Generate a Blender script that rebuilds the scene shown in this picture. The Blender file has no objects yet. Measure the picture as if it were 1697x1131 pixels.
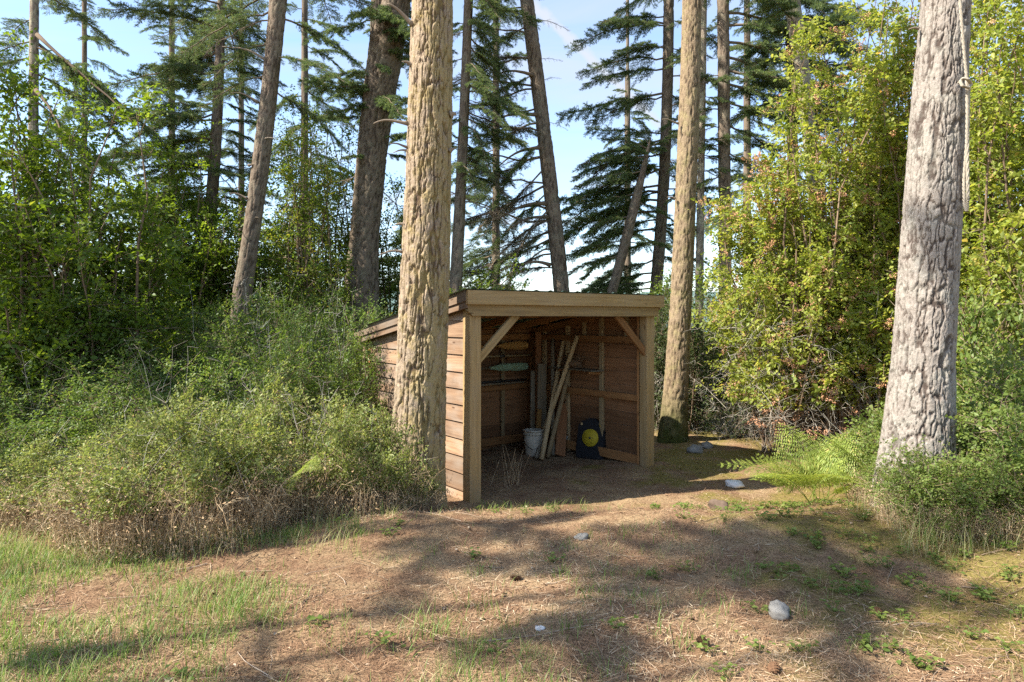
import bpy, math
import numpy as np
from mathutils import Vector, Matrix

# ------------------------------------------------------------------ camera, sky, sun, exposure
scene = bpy.context.scene
C = scene.collection
EYE = 1.60
FPX, CX, HY = 1131.0, 848.5, 528.0          # survey of the photograph: focal length, centre, horizon (1697 px wide)

cam_d = bpy.data.cameras.new('camera'); cam = bpy.data.objects.new('camera', cam_d); C.objects.link(cam)
cam.location = (0, 0, EYE); cam.rotation_euler = (math.radians(90), 0, 0)
cam_d.sensor_width = 36.0; cam_d.lens = 24.0; cam_d.shift_y = -0.0221
cam_d.clip_start = 0.05; cam_d.clip_end = 6000
scene.camera = cam

SUN_EL = math.radians(46.0)
SUN_AZ = math.atan2(-0.95, -0.31)           # clockwise from +Y
SUN_DIR = Vector((math.sin(SUN_AZ)*math.cos(SUN_EL), math.cos(SUN_AZ)*math.cos(SUN_EL), math.sin(SUN_EL)))

world = bpy.data.worlds.new('World'); scene.world = world; world.use_nodes = True
def build_world():
    nt = world.node_tree; nt.nodes.clear(); N = nt.nodes.new; L = nt.links.new
    out = N('ShaderNodeOutputWorld'); bg = N('ShaderNodeBackground'); bg.inputs['Strength'].default_value = 0.135
    sky = N('ShaderNodeTexSky'); sky.sky_type = 'NISHITA'; sky.sun_disc = False
    sky.sun_elevation = SUN_EL; sky.sun_rotation = SUN_AZ % (2*math.pi)
    sky.air_density = 1.0; sky.dust_density = 0.4; sky.ozone_density = 2.8
    tc = N('ShaderNodeTexCoord'); sep = N('ShaderNodeSeparateXYZ'); L(tc.outputs['Generated'], sep.inputs[0])
    # thin streaky cirrus: noise on a high flat layer
    zc = N('ShaderNodeMath'); zc.operation = 'MAXIMUM'; L(sep.outputs['Z'], zc.inputs[0]); zc.inputs[1].default_value = 0.03
    dv = N('ShaderNodeVectorMath'); dv.operation = 'DIVIDE'; cmb = N('ShaderNodeCombineXYZ')
    for i in range(3): L(zc.outputs[0], cmb.inputs[i])
    L(tc.outputs['Generated'], dv.inputs[0]); L(cmb.outputs[0], dv.inputs[1])
    mp = N('ShaderNodeMapping'); mp.inputs['Scale'].default_value = (0.55, 1.5, 0.0); mp.inputs['Rotation'].default_value = (0, 0, 0.5)
    L(dv.outputs[0], mp.inputs['Vector'])
    no = N('ShaderNodeTexNoise'); no.inputs['Scale'].default_value = 0.9; no.inputs['Detail'].default_value = 7; no.inputs['Roughness'].default_value = 0.55
    no.inputs['Distortion'].default_value = 0.6
    L(mp.outputs[0], no.inputs['Vector'])
    rp = N('ShaderNodeValToRGB'); rp.color_ramp.elements[0].position = 0.40; rp.color_ramp.elements[1].position = 0.72
    rp.color_ramp.elements[0].color = (0.08, 0.08, 0.08, 1); rp.color_ramp.elements[1].color = (0.75, 0.75, 0.75, 1)
    L(no.outputs['Fac'], rp.inputs[0])
    # one contrail: a narrow band round the plane through two sky directions
    def skydir(px, py): return Vector(((px-CX)/FPX, 1.0, (HY-py)/FPX)).normalized()
    a, b = skydir(880, 5), skydir(1075, 190); n = a.cross(b).normalized(); t = (b-a).normalized(); mid = (a+b).normalized()
    d1 = N('ShaderNodeVectorMath'); d1.operation = 'DOT_PRODUCT'; L(tc.outputs['Generated'], d1.inputs[0]); d1.inputs[1].default_value = n
    ab = N('ShaderNodeMath'); ab.operation = 'ABSOLUTE'; L(d1.outputs['Value'], ab.inputs[0])
    no2 = N('ShaderNodeTexNoise'); no2.inputs['Scale'].default_value = 60; no2.inputs['Detail'].default_value = 5; L(tc.outputs['Generated'], no2.inputs['Vector'])
    wob = N('ShaderNodeMath'); wob.operation = 'MULTIPLY_ADD'; L(no2.outputs['Fac'], wob.inputs[0]); wob.inputs[1].default_value = 0.016; L(ab.outputs[0], wob.inputs[2])
    mr = N('ShaderNodeMapRange'); mr.inputs['From Min'].default_value = 0.008; mr.inputs['From Max'].default_value = 0.026
    mr.inputs['To Min'].default_value = 0.95; mr.inputs['To Max'].default_value = 0.0; mr.interpolation_type = 'SMOOTHSTEP'; L(wob.outputs[0], mr.inputs['Value'])
    d2 = N('ShaderNodeVectorMath'); d2.operation = 'DOT_PRODUCT'; L(tc.outputs['Generated'], d2.inputs[0]); d2.inputs[1].default_value = t
    d2b = N('ShaderNodeMath'); d2b.operation = 'ABSOLUTE'; L(d2.outputs['Value'], d2b.inputs[0])
    mr2 = N('ShaderNodeMapRange'); mr2.inputs['From Min'].default_value = 0.10; mr2.inputs['From Max'].default_value = 0.22
    mr2.inputs['To Min'].default_value = 1.0; mr2.inputs['To Max'].default_value = 0.0; mr2.interpolation_type = 'SMOOTHSTEP'
    off = float(mid.dot(t)); sb = N('ShaderNodeMath'); sb.operation = 'SUBTRACT'; L(d2.outputs['Value'], sb.inputs[0]); sb.inputs[1].default_value = off
    L(sb.outputs[0], d2b.inputs[0]); L(d2b.outputs[0], mr2.inputs['Value'])
    ml = N('ShaderNodeMath'); ml.operation = 'MULTIPLY'; L(mr.outputs[0], ml.inputs[0]); L(mr2.outputs[0], ml.inputs[1])
    mx = N('ShaderNodeMath'); mx.operation = 'MAXIMUM'; L(rp.outputs[0], mx.inputs[0]); L(ml.outputs[0], mx.inputs[1])
    mix = N('ShaderNodeMixRGB'); L(mx.outputs[0], mix.inputs[0]); L(sky.outputs[0], mix.inputs[1]); mix.inputs[2].default_value = (2.2, 2.35, 2.65, 1)
    L(mix.outputs[0], bg.inputs['Color']); L(bg.outputs[0], out.inputs['Surface'])
build_world()

sun_d = bpy.data.lights.new('sun', 'SUN'); sun = bpy.data.objects.new('sun', sun_d); C.objects.link(sun)
sun_d.energy = 5.0; sun_d.angle = math.radians(0.53); sun_d.color = (1.0, 0.94, 0.84)
sun.rotation_euler = SUN_DIR.to_track_quat('Z', 'Y').to_euler()
sun.location = (-8, -3, 12)

scene.view_settings.view_transform = 'Standard'; scene.view_settings.look = 'None'
scene.view_settings.gamma = 1.0; scene.view_settings.use_curve_mapping = False
scene.view_settings.exposure = 1.48
scene.render.engine = 'CYCLES'
scene.cycles.max_bounces = 8; scene.cycles.diffuse_bounces = 4; scene.cycles.glossy_bounces = 2
scene.cycles.transmission_bounces = 4; scene.cycles.transparent_max_bounces = 8
scene.cycles.sample_clamp_indirect = 4.0
scene.cycles.use_denoising = False
scene.render.film_transparent = False

# ------------------------------------------------------------------ helpers
RNG = np.random.default_rng
def at(px, py, Y):
    return np.array(((px-CX)/FPX*Y, Y, EYE-(py-HY)/FPX*Y))
def unit(a):
    return a/np.maximum(np.linalg.norm(a, axis=-1, keepdims=True), 1e-9)
def sstep(a, b, x):
    t = np.clip((x-a)/(b-a), 0, 1); return t*t*(3-2*t)
def _h(i, j, k, s):
    i = i.astype(np.int64); j = j.astype(np.int64); k = k.astype(np.int64)
    n = (i*374761393 + j*668265263 + k*2147483647 + s*1274126177) & 0xffffffff
    n = ((n ^ (n >> 13))*1274126177) & 0xffffffff
    n = ((n ^ (n >> 15))*2246822519) & 0xffffffff
    return ((n ^ (n >> 16)) & 0xffffff)/float(0xffffff)
def vnoise(x, y, z=None, s=0):
    x = np.asarray(x, float); y = np.asarray(y, float)
    z = np.zeros_like(x) if z is None else np.asarray(z, float)
    xi, yi, zi = np.floor(x), np.floor(y), np.floor(z)
    fx, fy, fz = x-xi, y-yi, z-zi
    fx = fx*fx*(3-2*fx); fy = fy*fy*(3-2*fy); fz = fz*fz*(3-2*fz)
    r = 0
    for a in (0, 1):
        for b in (0, 1):
            for c in (0, 1):
                w = (fx if a else 1-fx)*(fy if b else 1-fy)*(fz if c else 1-fz)
                r = r + w*_h(xi+a, yi+b, zi+c, s)
    return r*2-1
def fbm(x, y, z=None, s=0, o=4):
    r = 0; a = 1; f = 1
    for i in range(o):
        r = r + a*vnoise(x*f, y*f, None if z is None else z*f, s+i*17); a *= .5; f *= 2.03
    return r

class Buf:
    """collects vertices, faces, one float per vertex and material slots; build() makes one mesh"""
    def __init__(s): s.v = []; s.f = []; s.a = []; s.m = []; s.n = 0
    def add(s, v, f, a=0.0, m=0):
        v = np.asarray(v, float).reshape(-1, 3); f = np.asarray(f, np.int64)
        s.v.append(v); s.f.append(f+s.n)
        s.a.append(np.broadcast_to(np.asarray(a, float), (len(v),)).copy()); s.m.append(m); s.n += len(v)
    def mesh(s, name, mats, smooth=False):
        me = bpy.data.meshes.new(name)
        v = np.concatenate(s.v); me.vertices.add(len(v)); me.vertices.foreach_set('co', v.astype(np.float32).ravel())
        idx = np.concatenate([f.ravel() for f in s.f]); tot = np.concatenate([np.full(len(f), f.shape[1], np.int64) for f in s.f])
        mi = np.concatenate([np.full(len(f), m, np.int64) for f, m in zip(s.f, s.m)])
        me.loops.add(len(idx)); me.loops.foreach_set('vertex_index', idx.astype(np.int32))
        me.polygons.add(len(tot)); me.polygons.foreach_set('loop_start', (np.cumsum(tot)-tot).astype(np.int32))
        me.polygons.foreach_set('material_index', mi.astype(np.int32))
        if smooth: me.polygons.foreach_set('use_smooth', np.ones(len(tot), bool))
        at_ = me.attributes.new('rnd', 'FLOAT', 'POINT'); at_.data.foreach_set('value', np.concatenate(s.a).astype(np.float32))
        for m in mats: me.materials.append(m)
        me.update(calc_edges=True); return me
def link(name, me, parent=None, loc=None, rot=None):
    o = bpy.data.objects.new(name, me); C.objects.link(o)
    if parent is not None: o.parent = parent
    if loc is not None: o.location = tuple(loc)
    if rot is not None: o.rotation_euler = rot
    return o
def tag(o, label=None, cat=None, group=None, kind=None):
    if label: o['label'] = label
    if cat: o['category'] = cat
    if group: o['group'] = group
    if kind: o['kind'] = kind
    return o
def thing(name, label, cat, loc=(0, 0, 0), rz=0, group=None):
    o = bpy.data.objects.new(name, None); C.objects.link(o); o.location = tuple(loc); o.rotation_euler = (0, 0, rz)
    o.empty_display_size = .1
    return tag(o, label, cat, group)

def tubes(buf, P, R, sides=4, a=0.0, m=0, cap=False):
    """P (n,K,3) polylines, R (n,K) radii"""
    P = np.asarray(P, float); R = np.asarray(R, float)
    if P.ndim == 2: P = P[None]; R = R[None]
    n, K, _ = P.shape
    if n == 0: return
    T = unit(np.gradient(P, axis=1))
    ref = np.where(np.abs(T[..., 2:3]) > .9, np.array((1., 0, 0)), np.array((0, 0, 1.)))
    U = unit(np.cross(T, ref)); V = np.cross(T, U)
    th = np.arange(sides)/sides*2*np.pi
    v = P[:, :, None]+R[:, :, None, None]*(U[:, :, None]*np.cos(th)[:, None]+V[:, :, None]*np.sin(th)[:, None])
    base = (np.arange(n)*K*sides)[:, None, None]+(np.arange(K-1)*sides)[None, :, None]
    j = np.arange(sides)[None, None]; j2 = (j+1) % sides
    f = np.stack([base+j, base+j2, base+sides+j2, base+sides+j], -1).reshape(-1, 4)
    a = np.asarray(a, float)
    if a.ndim == 1: a = np.repeat(a, K*sides)
    buf.add(v, f, a, m)
    if cap:
        for e in (0, K-1):
            c0 = np.arange(n)[:, None]*K*sides+e*sides+np.arange(sides)[None]
            if e == 0: c0 = c0[:, ::-1]
            buf.f.append(c0+buf.n-n*K*sides); buf.m.append(m)
            buf.v.append(np.zeros((0, 3))); buf.a.append(np.zeros(0))

def leaves(buf, P, D, Nn, Ln, W, rnd, m=0, fold=.18, droop=.12):
    """one folded rhombic leaf at each P, growing along D with face normal Nn"""
    D = unit(D); S = unit(np.cross(D, Nn)); Nn = np.cross(S, D)
    Ln = np.broadcast_to(Ln, (len(P),))[:, None]; W = np.broadcast_to(W, (len(P),))[:, None]
    tip = P+D*Ln-Nn*Ln*droop
    l = P+D*Ln*.45-S*W*.5+Nn*W*fold; r = P+D*Ln*.45+S*W*.5+Nn*W*fold
    v = np.stack([P, r, tip, l], 1)
    b = np.arange(len(P))[:, None]*4
    f = np.concatenate([b+np.array([[0, 1, 2]]), b+np.array([[0, 2, 3]])])
    buf.add(v, f, np.repeat(rnd, 4), m)

def rdir(rng, n, zlo=-1., zhi=1.):
    z = rng.uniform(zlo, zhi, n); t = rng.uniform(0, 2*np.pi, n); q = np.sqrt(np.maximum(0, 1-z*z))
    return np.stack([q*np.cos(t), q*np.sin(t), z], 1)

# ------------------------------------------------------------------ materials
def new_mat(name):
    m = bpy.data.materials.new(name); m.use_nodes = True
    nt = m.node_tree; nt.nodes.clear()
    return m, nt, nt.nodes.new, nt.links.new
def ramp(N, stops):
    r = N('ShaderNodeValToRGB'); e = r.color_ramp.elements
    while len(e) < len(stops): e.new(.5)
    for i, (p, c) in enumerate(stops): e[i].position = p; e[i].color = (*c, 1)
    return r
def leaf_mat(name, stops, trans=.35, rough=.45, spec=.25):
    m, nt, N, L = new_mat(name)
    at_ = N('ShaderNodeAttribute'); at_.attribute_name = 'rnd'
    r = ramp(N, stops); L(at_.outputs['Fac'], r.inputs[0])
    p = N('ShaderNodeBsdfPrincipled'); p.inputs['Roughness'].default_value = rough; p.inputs['Specular IOR Level'].default_value = spec
    L(r.outputs[0], p.inputs['Base Color'])
    t = N('ShaderNodeBsdfTranslucent')
    hs = N('ShaderNodeHueSaturation'); hs.inputs['Hue'].default_value = .485; hs.inputs['Saturation'].default_value = 1.1; hs.inputs['Value'].default_value = 1.7
    L(r.outputs[0], hs.inputs['Color']); L(hs.outputs[0], t.inputs['Color'])
    mx = N('ShaderNodeMixShader'); mx.inputs[0].default_value = trans
    L(p.outputs[0], mx.inputs[1]); L(t.outputs[0], mx.inputs[2])
    o = N('ShaderNodeOutputMaterial'); L(mx.outputs[0], o.inputs[0]); return m
def plain(name, col, rough=.8, var=.25, scale=20, bump=.2, col2=None, spec=.2, dist=.004):
    m, nt, N, L = new_mat(name)
    tc = N('ShaderNodeTexCoord'); no = N('ShaderNodeTexNoise'); no.inputs['Scale'].default_value = scale; no.inputs['Detail'].default_value = 6
    L(tc.outputs['Object'], no.inputs['Vector'])
    c2 = col2 or tuple(c*(1-var) for c in col)
    r = ramp(N, [(.3, c2), (.7, col)]); L(no.outputs['Fac'], r.inputs[0])
    p = N('ShaderNodeBsdfPrincipled'); p.inputs['Roughness'].default_value = rough; p.inputs['Specular IOR Level'].default_value = spec
    L(r.outputs[0], p.inputs['Base Color'])
    b = N('ShaderNodeBump'); b.inputs['Strength'].default_value = bump; b.inputs['Distance'].default_value = dist
    L(no.outputs['Fac'], b.inputs['Height']); L(b.outputs[0], p.inputs['Normal'])
    o = N('ShaderNodeOutputMaterial'); L(p.outputs[0], o.inputs[0]); return m
def attr_mat(name, stops, rough=.85, spec=.1):
    m, nt, N, L = new_mat(name)
    at_ = N('ShaderNodeAttribute'); at_.attribute_name = 'rnd'
    r = ramp(N, stops); L(at_.outputs['Fac'], r.inputs[0])
    p = N('ShaderNodeBsdfPrincipled'); p.inputs['Roughness'].default_value = rough; p.inputs['Specular IOR Level'].default_value = spec
    L(r.outputs[0], p.inputs['Base Color'])
    o = N('ShaderNodeOutputMaterial'); L(p.outputs[0], o.inputs[0]); return m
def wood_mat(name, dark, light, grey=None, greyamt=0., rough=.75, stain=None):
    """sawn board: grain runs along the board's own X axis; each board has its own tone"""
    m, nt, N, L = new_mat(name)
    tc = N('ShaderNodeTexCoord'); oi = N('ShaderNodeObjectInfo')
    ml = N('ShaderNodeMath'); ml.operation = 'MULTIPLY'; L(oi.outputs['Random'], ml.inputs[0]); ml.inputs[1].default_value = 37.0
    ad = N('ShaderNodeVectorMath'); ad.operation = 'ADD'; L(tc.outputs['Object'], ad.inputs[0]); L(ml.outputs[0], ad.inputs[1])
    mp = N('ShaderNodeMapping'); mp.inputs['Scale'].default_value = (1.3, 26, 26); L(ad.outputs[0], mp.inputs['Vector'])
    n1 = N('ShaderNodeTexNoise'); n1.inputs['Scale'].default_value = 1.6; n1.inputs['Detail'].default_value = 7; n1.inputs['Roughness'].default_value = .62
    n1.inputs['Distortion'].default_value = .5; L(mp.outputs[0], n1.inputs['Vector'])
    r1 = ramp(N, [(.28, dark), (.72, light)]); L(n1.outputs['Fac'], r1.inputs[0])
    # broad blotches
    mp2 = N('ShaderNodeMapping'); mp2.inputs['Scale'].default_value = (2.2, 6, 6); L(ad.outputs[0], mp2.inputs['Vector'])
    n2 = N('ShaderNodeTexNoise'); n2.inputs['Scale'].default_value = 1.2; n2.inputs['Detail'].default_value = 4; L(mp2.outputs[0], n2.inputs['Vector'])
    cur = r1.outputs[0]
    if grey:
        rg = ramp(N, [(.42, (0, 0, 0)), (.68, (greyamt,)*3)]); L(n2.outputs['Fac'], rg.inputs[0])
        mg = N('ShaderNodeMixRGB'); L(rg.outputs[0], mg.inputs[0]); L(cur, mg.inputs[1]); mg.inputs[2].default_value = (*grey, 1); cur = mg.outputs[0]
    # knots
    mp3 = N('ShaderNodeMapping'); mp3.inputs['Scale'].default_value = (1.9, 6.5, 6.5); L(ad.outputs[0], mp3.inputs['Vector'])
    vo = N('ShaderNodeTexVoronoi'); vo.inputs['Scale'].default_value = 1.4; L(mp3.outputs[0], vo.inputs['Vector'])
    rk = ramp(N, [(.05, (.85,)*3), (.11, (0, 0, 0))]); L(vo.outputs['Distance'], rk.inputs[0])
    mk = N('ShaderNodeMixRGB'); L(rk.outputs[0], mk.inputs[0]); L(cur, mk.inputs[1]); mk.inputs[2].default_value = (dark[0]*.45, dark[1]*.38, dark[2]*.35, 1); cur = mk.outputs[0]
    if stain:
        n4 = N('ShaderNodeTexNoise'); n4.inputs['Scale'].default_value = 2.1; n4.inputs['Detail'].default_value = 5; L(ad.outputs[0], n4.inputs['Vector'])
        rs = ramp(N, [(.55, (0, 0, 0)), (.75, (.6,)*3)]); L(n4.outputs['Fac'], rs.inputs[0])
        ms = N('ShaderNodeMixRGB'); L(rs.outputs[0], ms.inputs[0]); L(cur, ms.inputs[1]); ms.inputs[2].default_value = (*stain, 1); cur = ms.outputs[0]
    mr = N('ShaderNodeMapRange'); mr.inputs['To Min'].default_value = .64; mr.inputs['To Max'].default_value = 1.22; L(oi.outputs['Random'], mr.inputs['Value'])
    hs = N('ShaderNodeHueSaturation'); L(cur, hs.inputs['Color']); L(mr.outputs[0], hs.inputs['Value'])
    p = N('ShaderNodeBsdfPrincipled'); p.inputs['Roughness'].default_value = rough; p.inputs['Specular IOR Level'].default_value = .2
    L(hs.outputs[0], p.inputs['Base Color'])
    b = N('ShaderNodeBump'); b.inputs['Strength'].default_value = .5; b.inputs['Distance'].default_value = .003
    L(n1.outputs['Fac'], b.inputs['Height']); L(b.outputs[0], p.inputs['Normal'])
    o = N('ShaderNodeOutputMaterial'); L(p.outputs[0], o.inputs[0]); return m
def bark_mat(name, furrow, plate, plate2, lichen=None, lichamt=.5, moss=None, moss_z=(0, 0), scale=9, lich_dir=None):
    """'rnd' carries plate tone: 0 furrow .. 1 plate surface (bark layers differ in colour)"""
    m, nt, N, L = new_mat(name)
    at_ = N('ShaderNodeAttribute'); at_.attribute_name = 'rnd'
    tc = N('ShaderNodeTexCoord')
    n1 = N('ShaderNodeTexNoise'); n1.inputs['Scale'].default_value = scale*5; n1.inputs['Detail'].default_value = 8; n1.inputs['Roughness'].default_value = .7
    L(tc.outputs['Object'], n1.inputs['Vector'])
    r0 = ramp(N, [(.36, plate2), (.62, plate)]); L(n1.outputs['Fac'], r0.inputs[0])
    mx = N('ShaderNodeMixRGB'); mx.inputs[1].default_value = (*furrow, 1); L(at_.outputs['Fac'], mx.inputs[0]); L(r0.outputs[0], mx.inputs[2])
    cur = mx.outputs[0]
    if lichen:
        n2 = N('ShaderNodeTexNoise'); n2.inputs['Scale'].default_value = scale*.7; n2.inputs['Detail'].default_value = 9; n2.inputs['Roughness'].default_value = .7
        L(tc.outputs['Object'], n2.inputs['Vector'])
        src = n2.outputs['Fac']
        if lich_dir:
            gm = N('ShaderNodeNewGeometry'); dt = N('ShaderNodeVectorMath'); dt.operation = 'DOT_PRODUCT'; L(gm.outputs['Normal'], dt.inputs[0]); dt.inputs[1].default_value = lich_dir
            ma = N('ShaderNodeMath'); ma.operation = 'MULTIPLY_ADD'; L(dt.outputs['Value'], ma.inputs[0]); ma.inputs[1].default_value = .16; L(src, ma.inputs[2]); src = ma.outputs[0]
        r2 = ramp(N, [(.48, (0, 0, 0)), (.66, (lichamt,)*3)]); L(src, r2.inputs[0])
        m2 = N('ShaderNodeMixRGB'); L(r2.outputs[0], m2.inputs[0]); L(cur, m2.inputs[1]); m2.inputs[2].default_value = (*lichen, 1); cur = m2.outputs[0]
    if moss:
        sp = N('ShaderNodeSeparateXYZ'); L(tc.outputs['Object'], sp.inputs[0])
        n3 = N('ShaderNodeTexNoise'); n3.inputs['Scale'].default_value = 7; n3.inputs['Detail'].default_value = 6; L(tc.outputs['Object'], n3.inputs['Vector'])
        ma = N('ShaderNodeMath'); ma.operation = 'MULTIPLY_ADD'; L(n3.outputs['Fac'], ma.inputs[0]); ma.inputs[1].default_value = .9; L(sp.outputs['Z'], ma.inputs[2])
        mr = N('ShaderNodeMapRange'); mr.inputs['From Min'].default_value = moss_z[0]; mr.inputs['From Max'].default_value = moss_z[1]
        mr.inputs['To Min'].default_value = .9; mr.inputs['To Max'].default_value = 0; L(ma.outputs[0], mr.inputs['Value'])
        m3 = N('ShaderNodeMixRGB'); L(mr.outputs[0], m3.inputs[0]); L(cur, m3.inputs[1]); m3.inputs[2].default_value = (*moss, 1); cur = m3.outputs[0]
    p = N('ShaderNodeBsdfPrincipled'); p.inputs['Roughness'].default_value = .9; p.inputs['Specular IOR Level'].default_value = .1
    L(cur, p.inputs['Base Color'])
    b = N('ShaderNodeBump'); b.inputs['Strength'].default_value = 1.0; b.inputs['Distance'].default_value = .010
    L(n1.outputs['Fac'], b.inputs['Height']); L(b.outputs[0], p.inputs['Normal'])
    o = N('ShaderNodeOutputMaterial'); L(p.outputs[0], o.inputs[0]); return m

M = {}
M['post'] = wood_mat('weathered_fir_post', (.25, .155, .06), (.44, .30, .135), (.32, .25, .16), .35)
M['siding'] = wood_mat('cedar_siding', (.18, .105, .062), (.36, .23, .14), (.31, .25, .195), .75, stain=(.11, .08, .06))
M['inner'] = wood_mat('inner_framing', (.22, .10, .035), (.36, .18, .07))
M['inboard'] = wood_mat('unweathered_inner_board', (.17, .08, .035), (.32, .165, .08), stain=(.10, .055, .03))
M['rake'] = wood_mat('rake_board', (.15, .10, .065), (.27, .185, .12), (.24, .2, .16), .5)
M['greyplank'] = wood_mat('old_grey_plank', (.13, .10, .065), (.25, .20, .13), (.2, .18, .14), .6)
M['redplank'] = wood_mat('reddish_plank', (.17, .075, .03), (.28, .13, .06))
M['pole'] = wood_mat('round_pole', (.26, .18, .09), (.42, .31, .17))
M['roofmetal'] = plain('green_roof_metal', (.17, .29, .24), .4, .3, 6, .05, spec=.5)
M['bark1'] = bark_mat('golden_pine_bark', (.085, .055, .038), (.38, .30, .21), (.27, .20, .135), (.33, .25, .09), .6, scale=9, lich_dir=(.75, -.5, .1))
M['bark2'] = bark_mat('pale_grey_bark', (.075, .056, .045), (.33, .29, .25), (.24, .205, .17), (.35, .34, .285), .45, scale=9)
M['bark3'] = bark_mat('brown_fir_bark', (.10, .07, .045), (.31, .23, .145), (.2, .145, .09), (.29, .25, .11), .5, moss=(.05, .065, .012), moss_z=(.25, .95), scale=10)
M['bark4'] = bark_mat('dark_fir_bark', (.075, .055, .04), (.235, .18, .13), (.15, .115, .085), (.24, .23, .16), .4, scale=8)
M['bark5'] = bark_mat('lichen_bark', (.11, .09, .07), (.30, .25, .19), (.2, .16, .12), (.42, .40, .26), .8, scale=9)
M['deadwood'] = attr_mat('dead_branch_wood', [(0, (.13, .095, .065)), (1, (.29, .235, .175))])
M['needle'] = leaf_mat('fir_needles', [(0, (.06, .095, .04)), (.55, (.105, .155, .05)), (.9, (.18, .22, .065)), (1, (.26, .19, .07))], .36, .55, .3)
M['needle_brown'] = leaf_mat('sparse_needles', [(0, (.05, .055, .035)), (.6, (.075, .085, .04)), (1, (.16, .115, .06))], .2, .6)
M['leaf_tree'] = leaf_mat('tree_leaves', [(0, (.05, .085, .013)), (.5, (.10, .16, .022)), (.9, (.17, .22, .034)), (1, (.3, .24, .04))], .5)
M['leaf_willow'] = leaf_mat('yellowing_leaves', [(0, (.06, .115, .02)), (.5, (.12, .175, .028)), (1, (.24, .22, .035))], .45)
M['leaf_snow'] = leaf_mat('snowberry_leaves', [(0, (.05, .09, .018)), (.55, (.105, .165, .033)), (.9, (.19, .235, .055)), (1, (.31, .22, .07))], .42)
M['leaf_front'] = leaf_mat('front_shrub_leaves', [(0, (.09, .127, .03)), (.5, (.175, .215, .055)), (.82, (.285, .305, .093)), (.93, (.42, .3, .13)), (1, (.34, .12, .05))], .4)
M['leaf_spray'] = leaf_mat('ocean_spray_leaves', [(0, (.13, .18, .03)), (.5, (.235, .285, .052)), (.8, (.36, .37, .085)), (.92, (.46, .36, .1)), (1, (.5, .24, .09))], .46)
M['leaf_green'] = leaf_mat('bright_leaves', [(0, (.09, .14, .03)), (.6, (.16, .215, .05)), (1, (.26, .27, .08))], .4)
M['leaf_dark'] = leaf_mat('evergreen_leaves', [(0, (.03, .05, .015)), (.6, (.06, .085, .025)), (1, (.12, .13, .045))], .3)
M['seed'] = attr_mat('dry_seed_heads', [(0, (.36, .17, .085)), (1, (.62, .36, .22))])
M['twig'] = attr_mat('shrub_twigs', [(0, (.12, .085, .055)), (.6, (.24, .17, .11)), (1, (.38, .3, .22))])
M['drystem'] = attr_mat('dry_tan_stems', [(0, (.27, .175, .095)), (.6, (.43, .31, .18)), (1, (.58, .47, .31))])
M['greytwig'] = attr_mat('grey_dead_twigs', [(0, (.2, .165, .13)), (.6, (.36, .32, .26)), (1, (.5, .48, .41))])
M['fern'] = leaf_mat('bracken', [(0, (.16, .22, .04)), (.6, (.26, .32, .065)), (1, (.42, .36, .1))], .42)
M['grass'] = leaf_mat('grass_blades', [(0, (.09, .16, .03)), (.6, (.17, .26, .06)), (.8, (.27, .3, .11)), (1, (.44, .36, .2))], .4)
M['litter'] = attr_mat('needle_litter', [(0, (.09, .048, .028)), (.4, (.22, .128, .072)), (.75, (.37, .245, .145)), (1, (.56, .45, .30))])
M['debris'] = attr_mat('bark_flakes', [(0, (.05, .032, .022)), (.5, (.15, .085, .05)), (.8, (.3, .19, .11)), (1, (.42, .34, .25))])
M['stone'] = plain('grey_stone', (.25, .235, .21), .85, .4, 14, .5)
M['stone_white'] = plain('pale_stone', (.66, .64, .6), .85, .25, 14, .4)
M['stone_brown'] = plain('brown_rotten_wood', (.15, .105, .075), .9, .5, 18, .8)
M['cone'] = plain('pine_cone', (.2, .11, .06), .8, .4, 60, .6)
M['rope'] = plain('old_rope', (.42, .37, .29), .9, .35, 90, .5)
M['white_plastic'] = plain('white_bucket', (.52, .46, .36), .55, .35, 8, .1)
M['black_plastic'] = plain('black_foam', (.018, .018, .02), .6, .3, 12, .2)
M['yellow'] = plain('yellow_disc_paint', (.48, .36, .025), .6, .25, 14, .1)
M['paddle_orange'] = wood_mat('varnished_paddle', (.30, .15, .04), (.46, .26, .09))
M['paddle_green'] = plain('peeling_green_paint', (.27, .40, .28), .6, .5, 7, .3, col2=(.2, .27, .17))
M['dark_metal'] = plain('dark_metal', (.045, .04, .035), .5, .3, 20, .1, spec=.5)
M['leather'] = plain('brown_cloth_bundle', (.22, .135, .075), .85, .5, 16, .8, dist=.01)
M['steel'] = plain('zinc_bracket', (.4, .4, .39), .45, .2, 20, .05, spec=.5)

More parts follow.
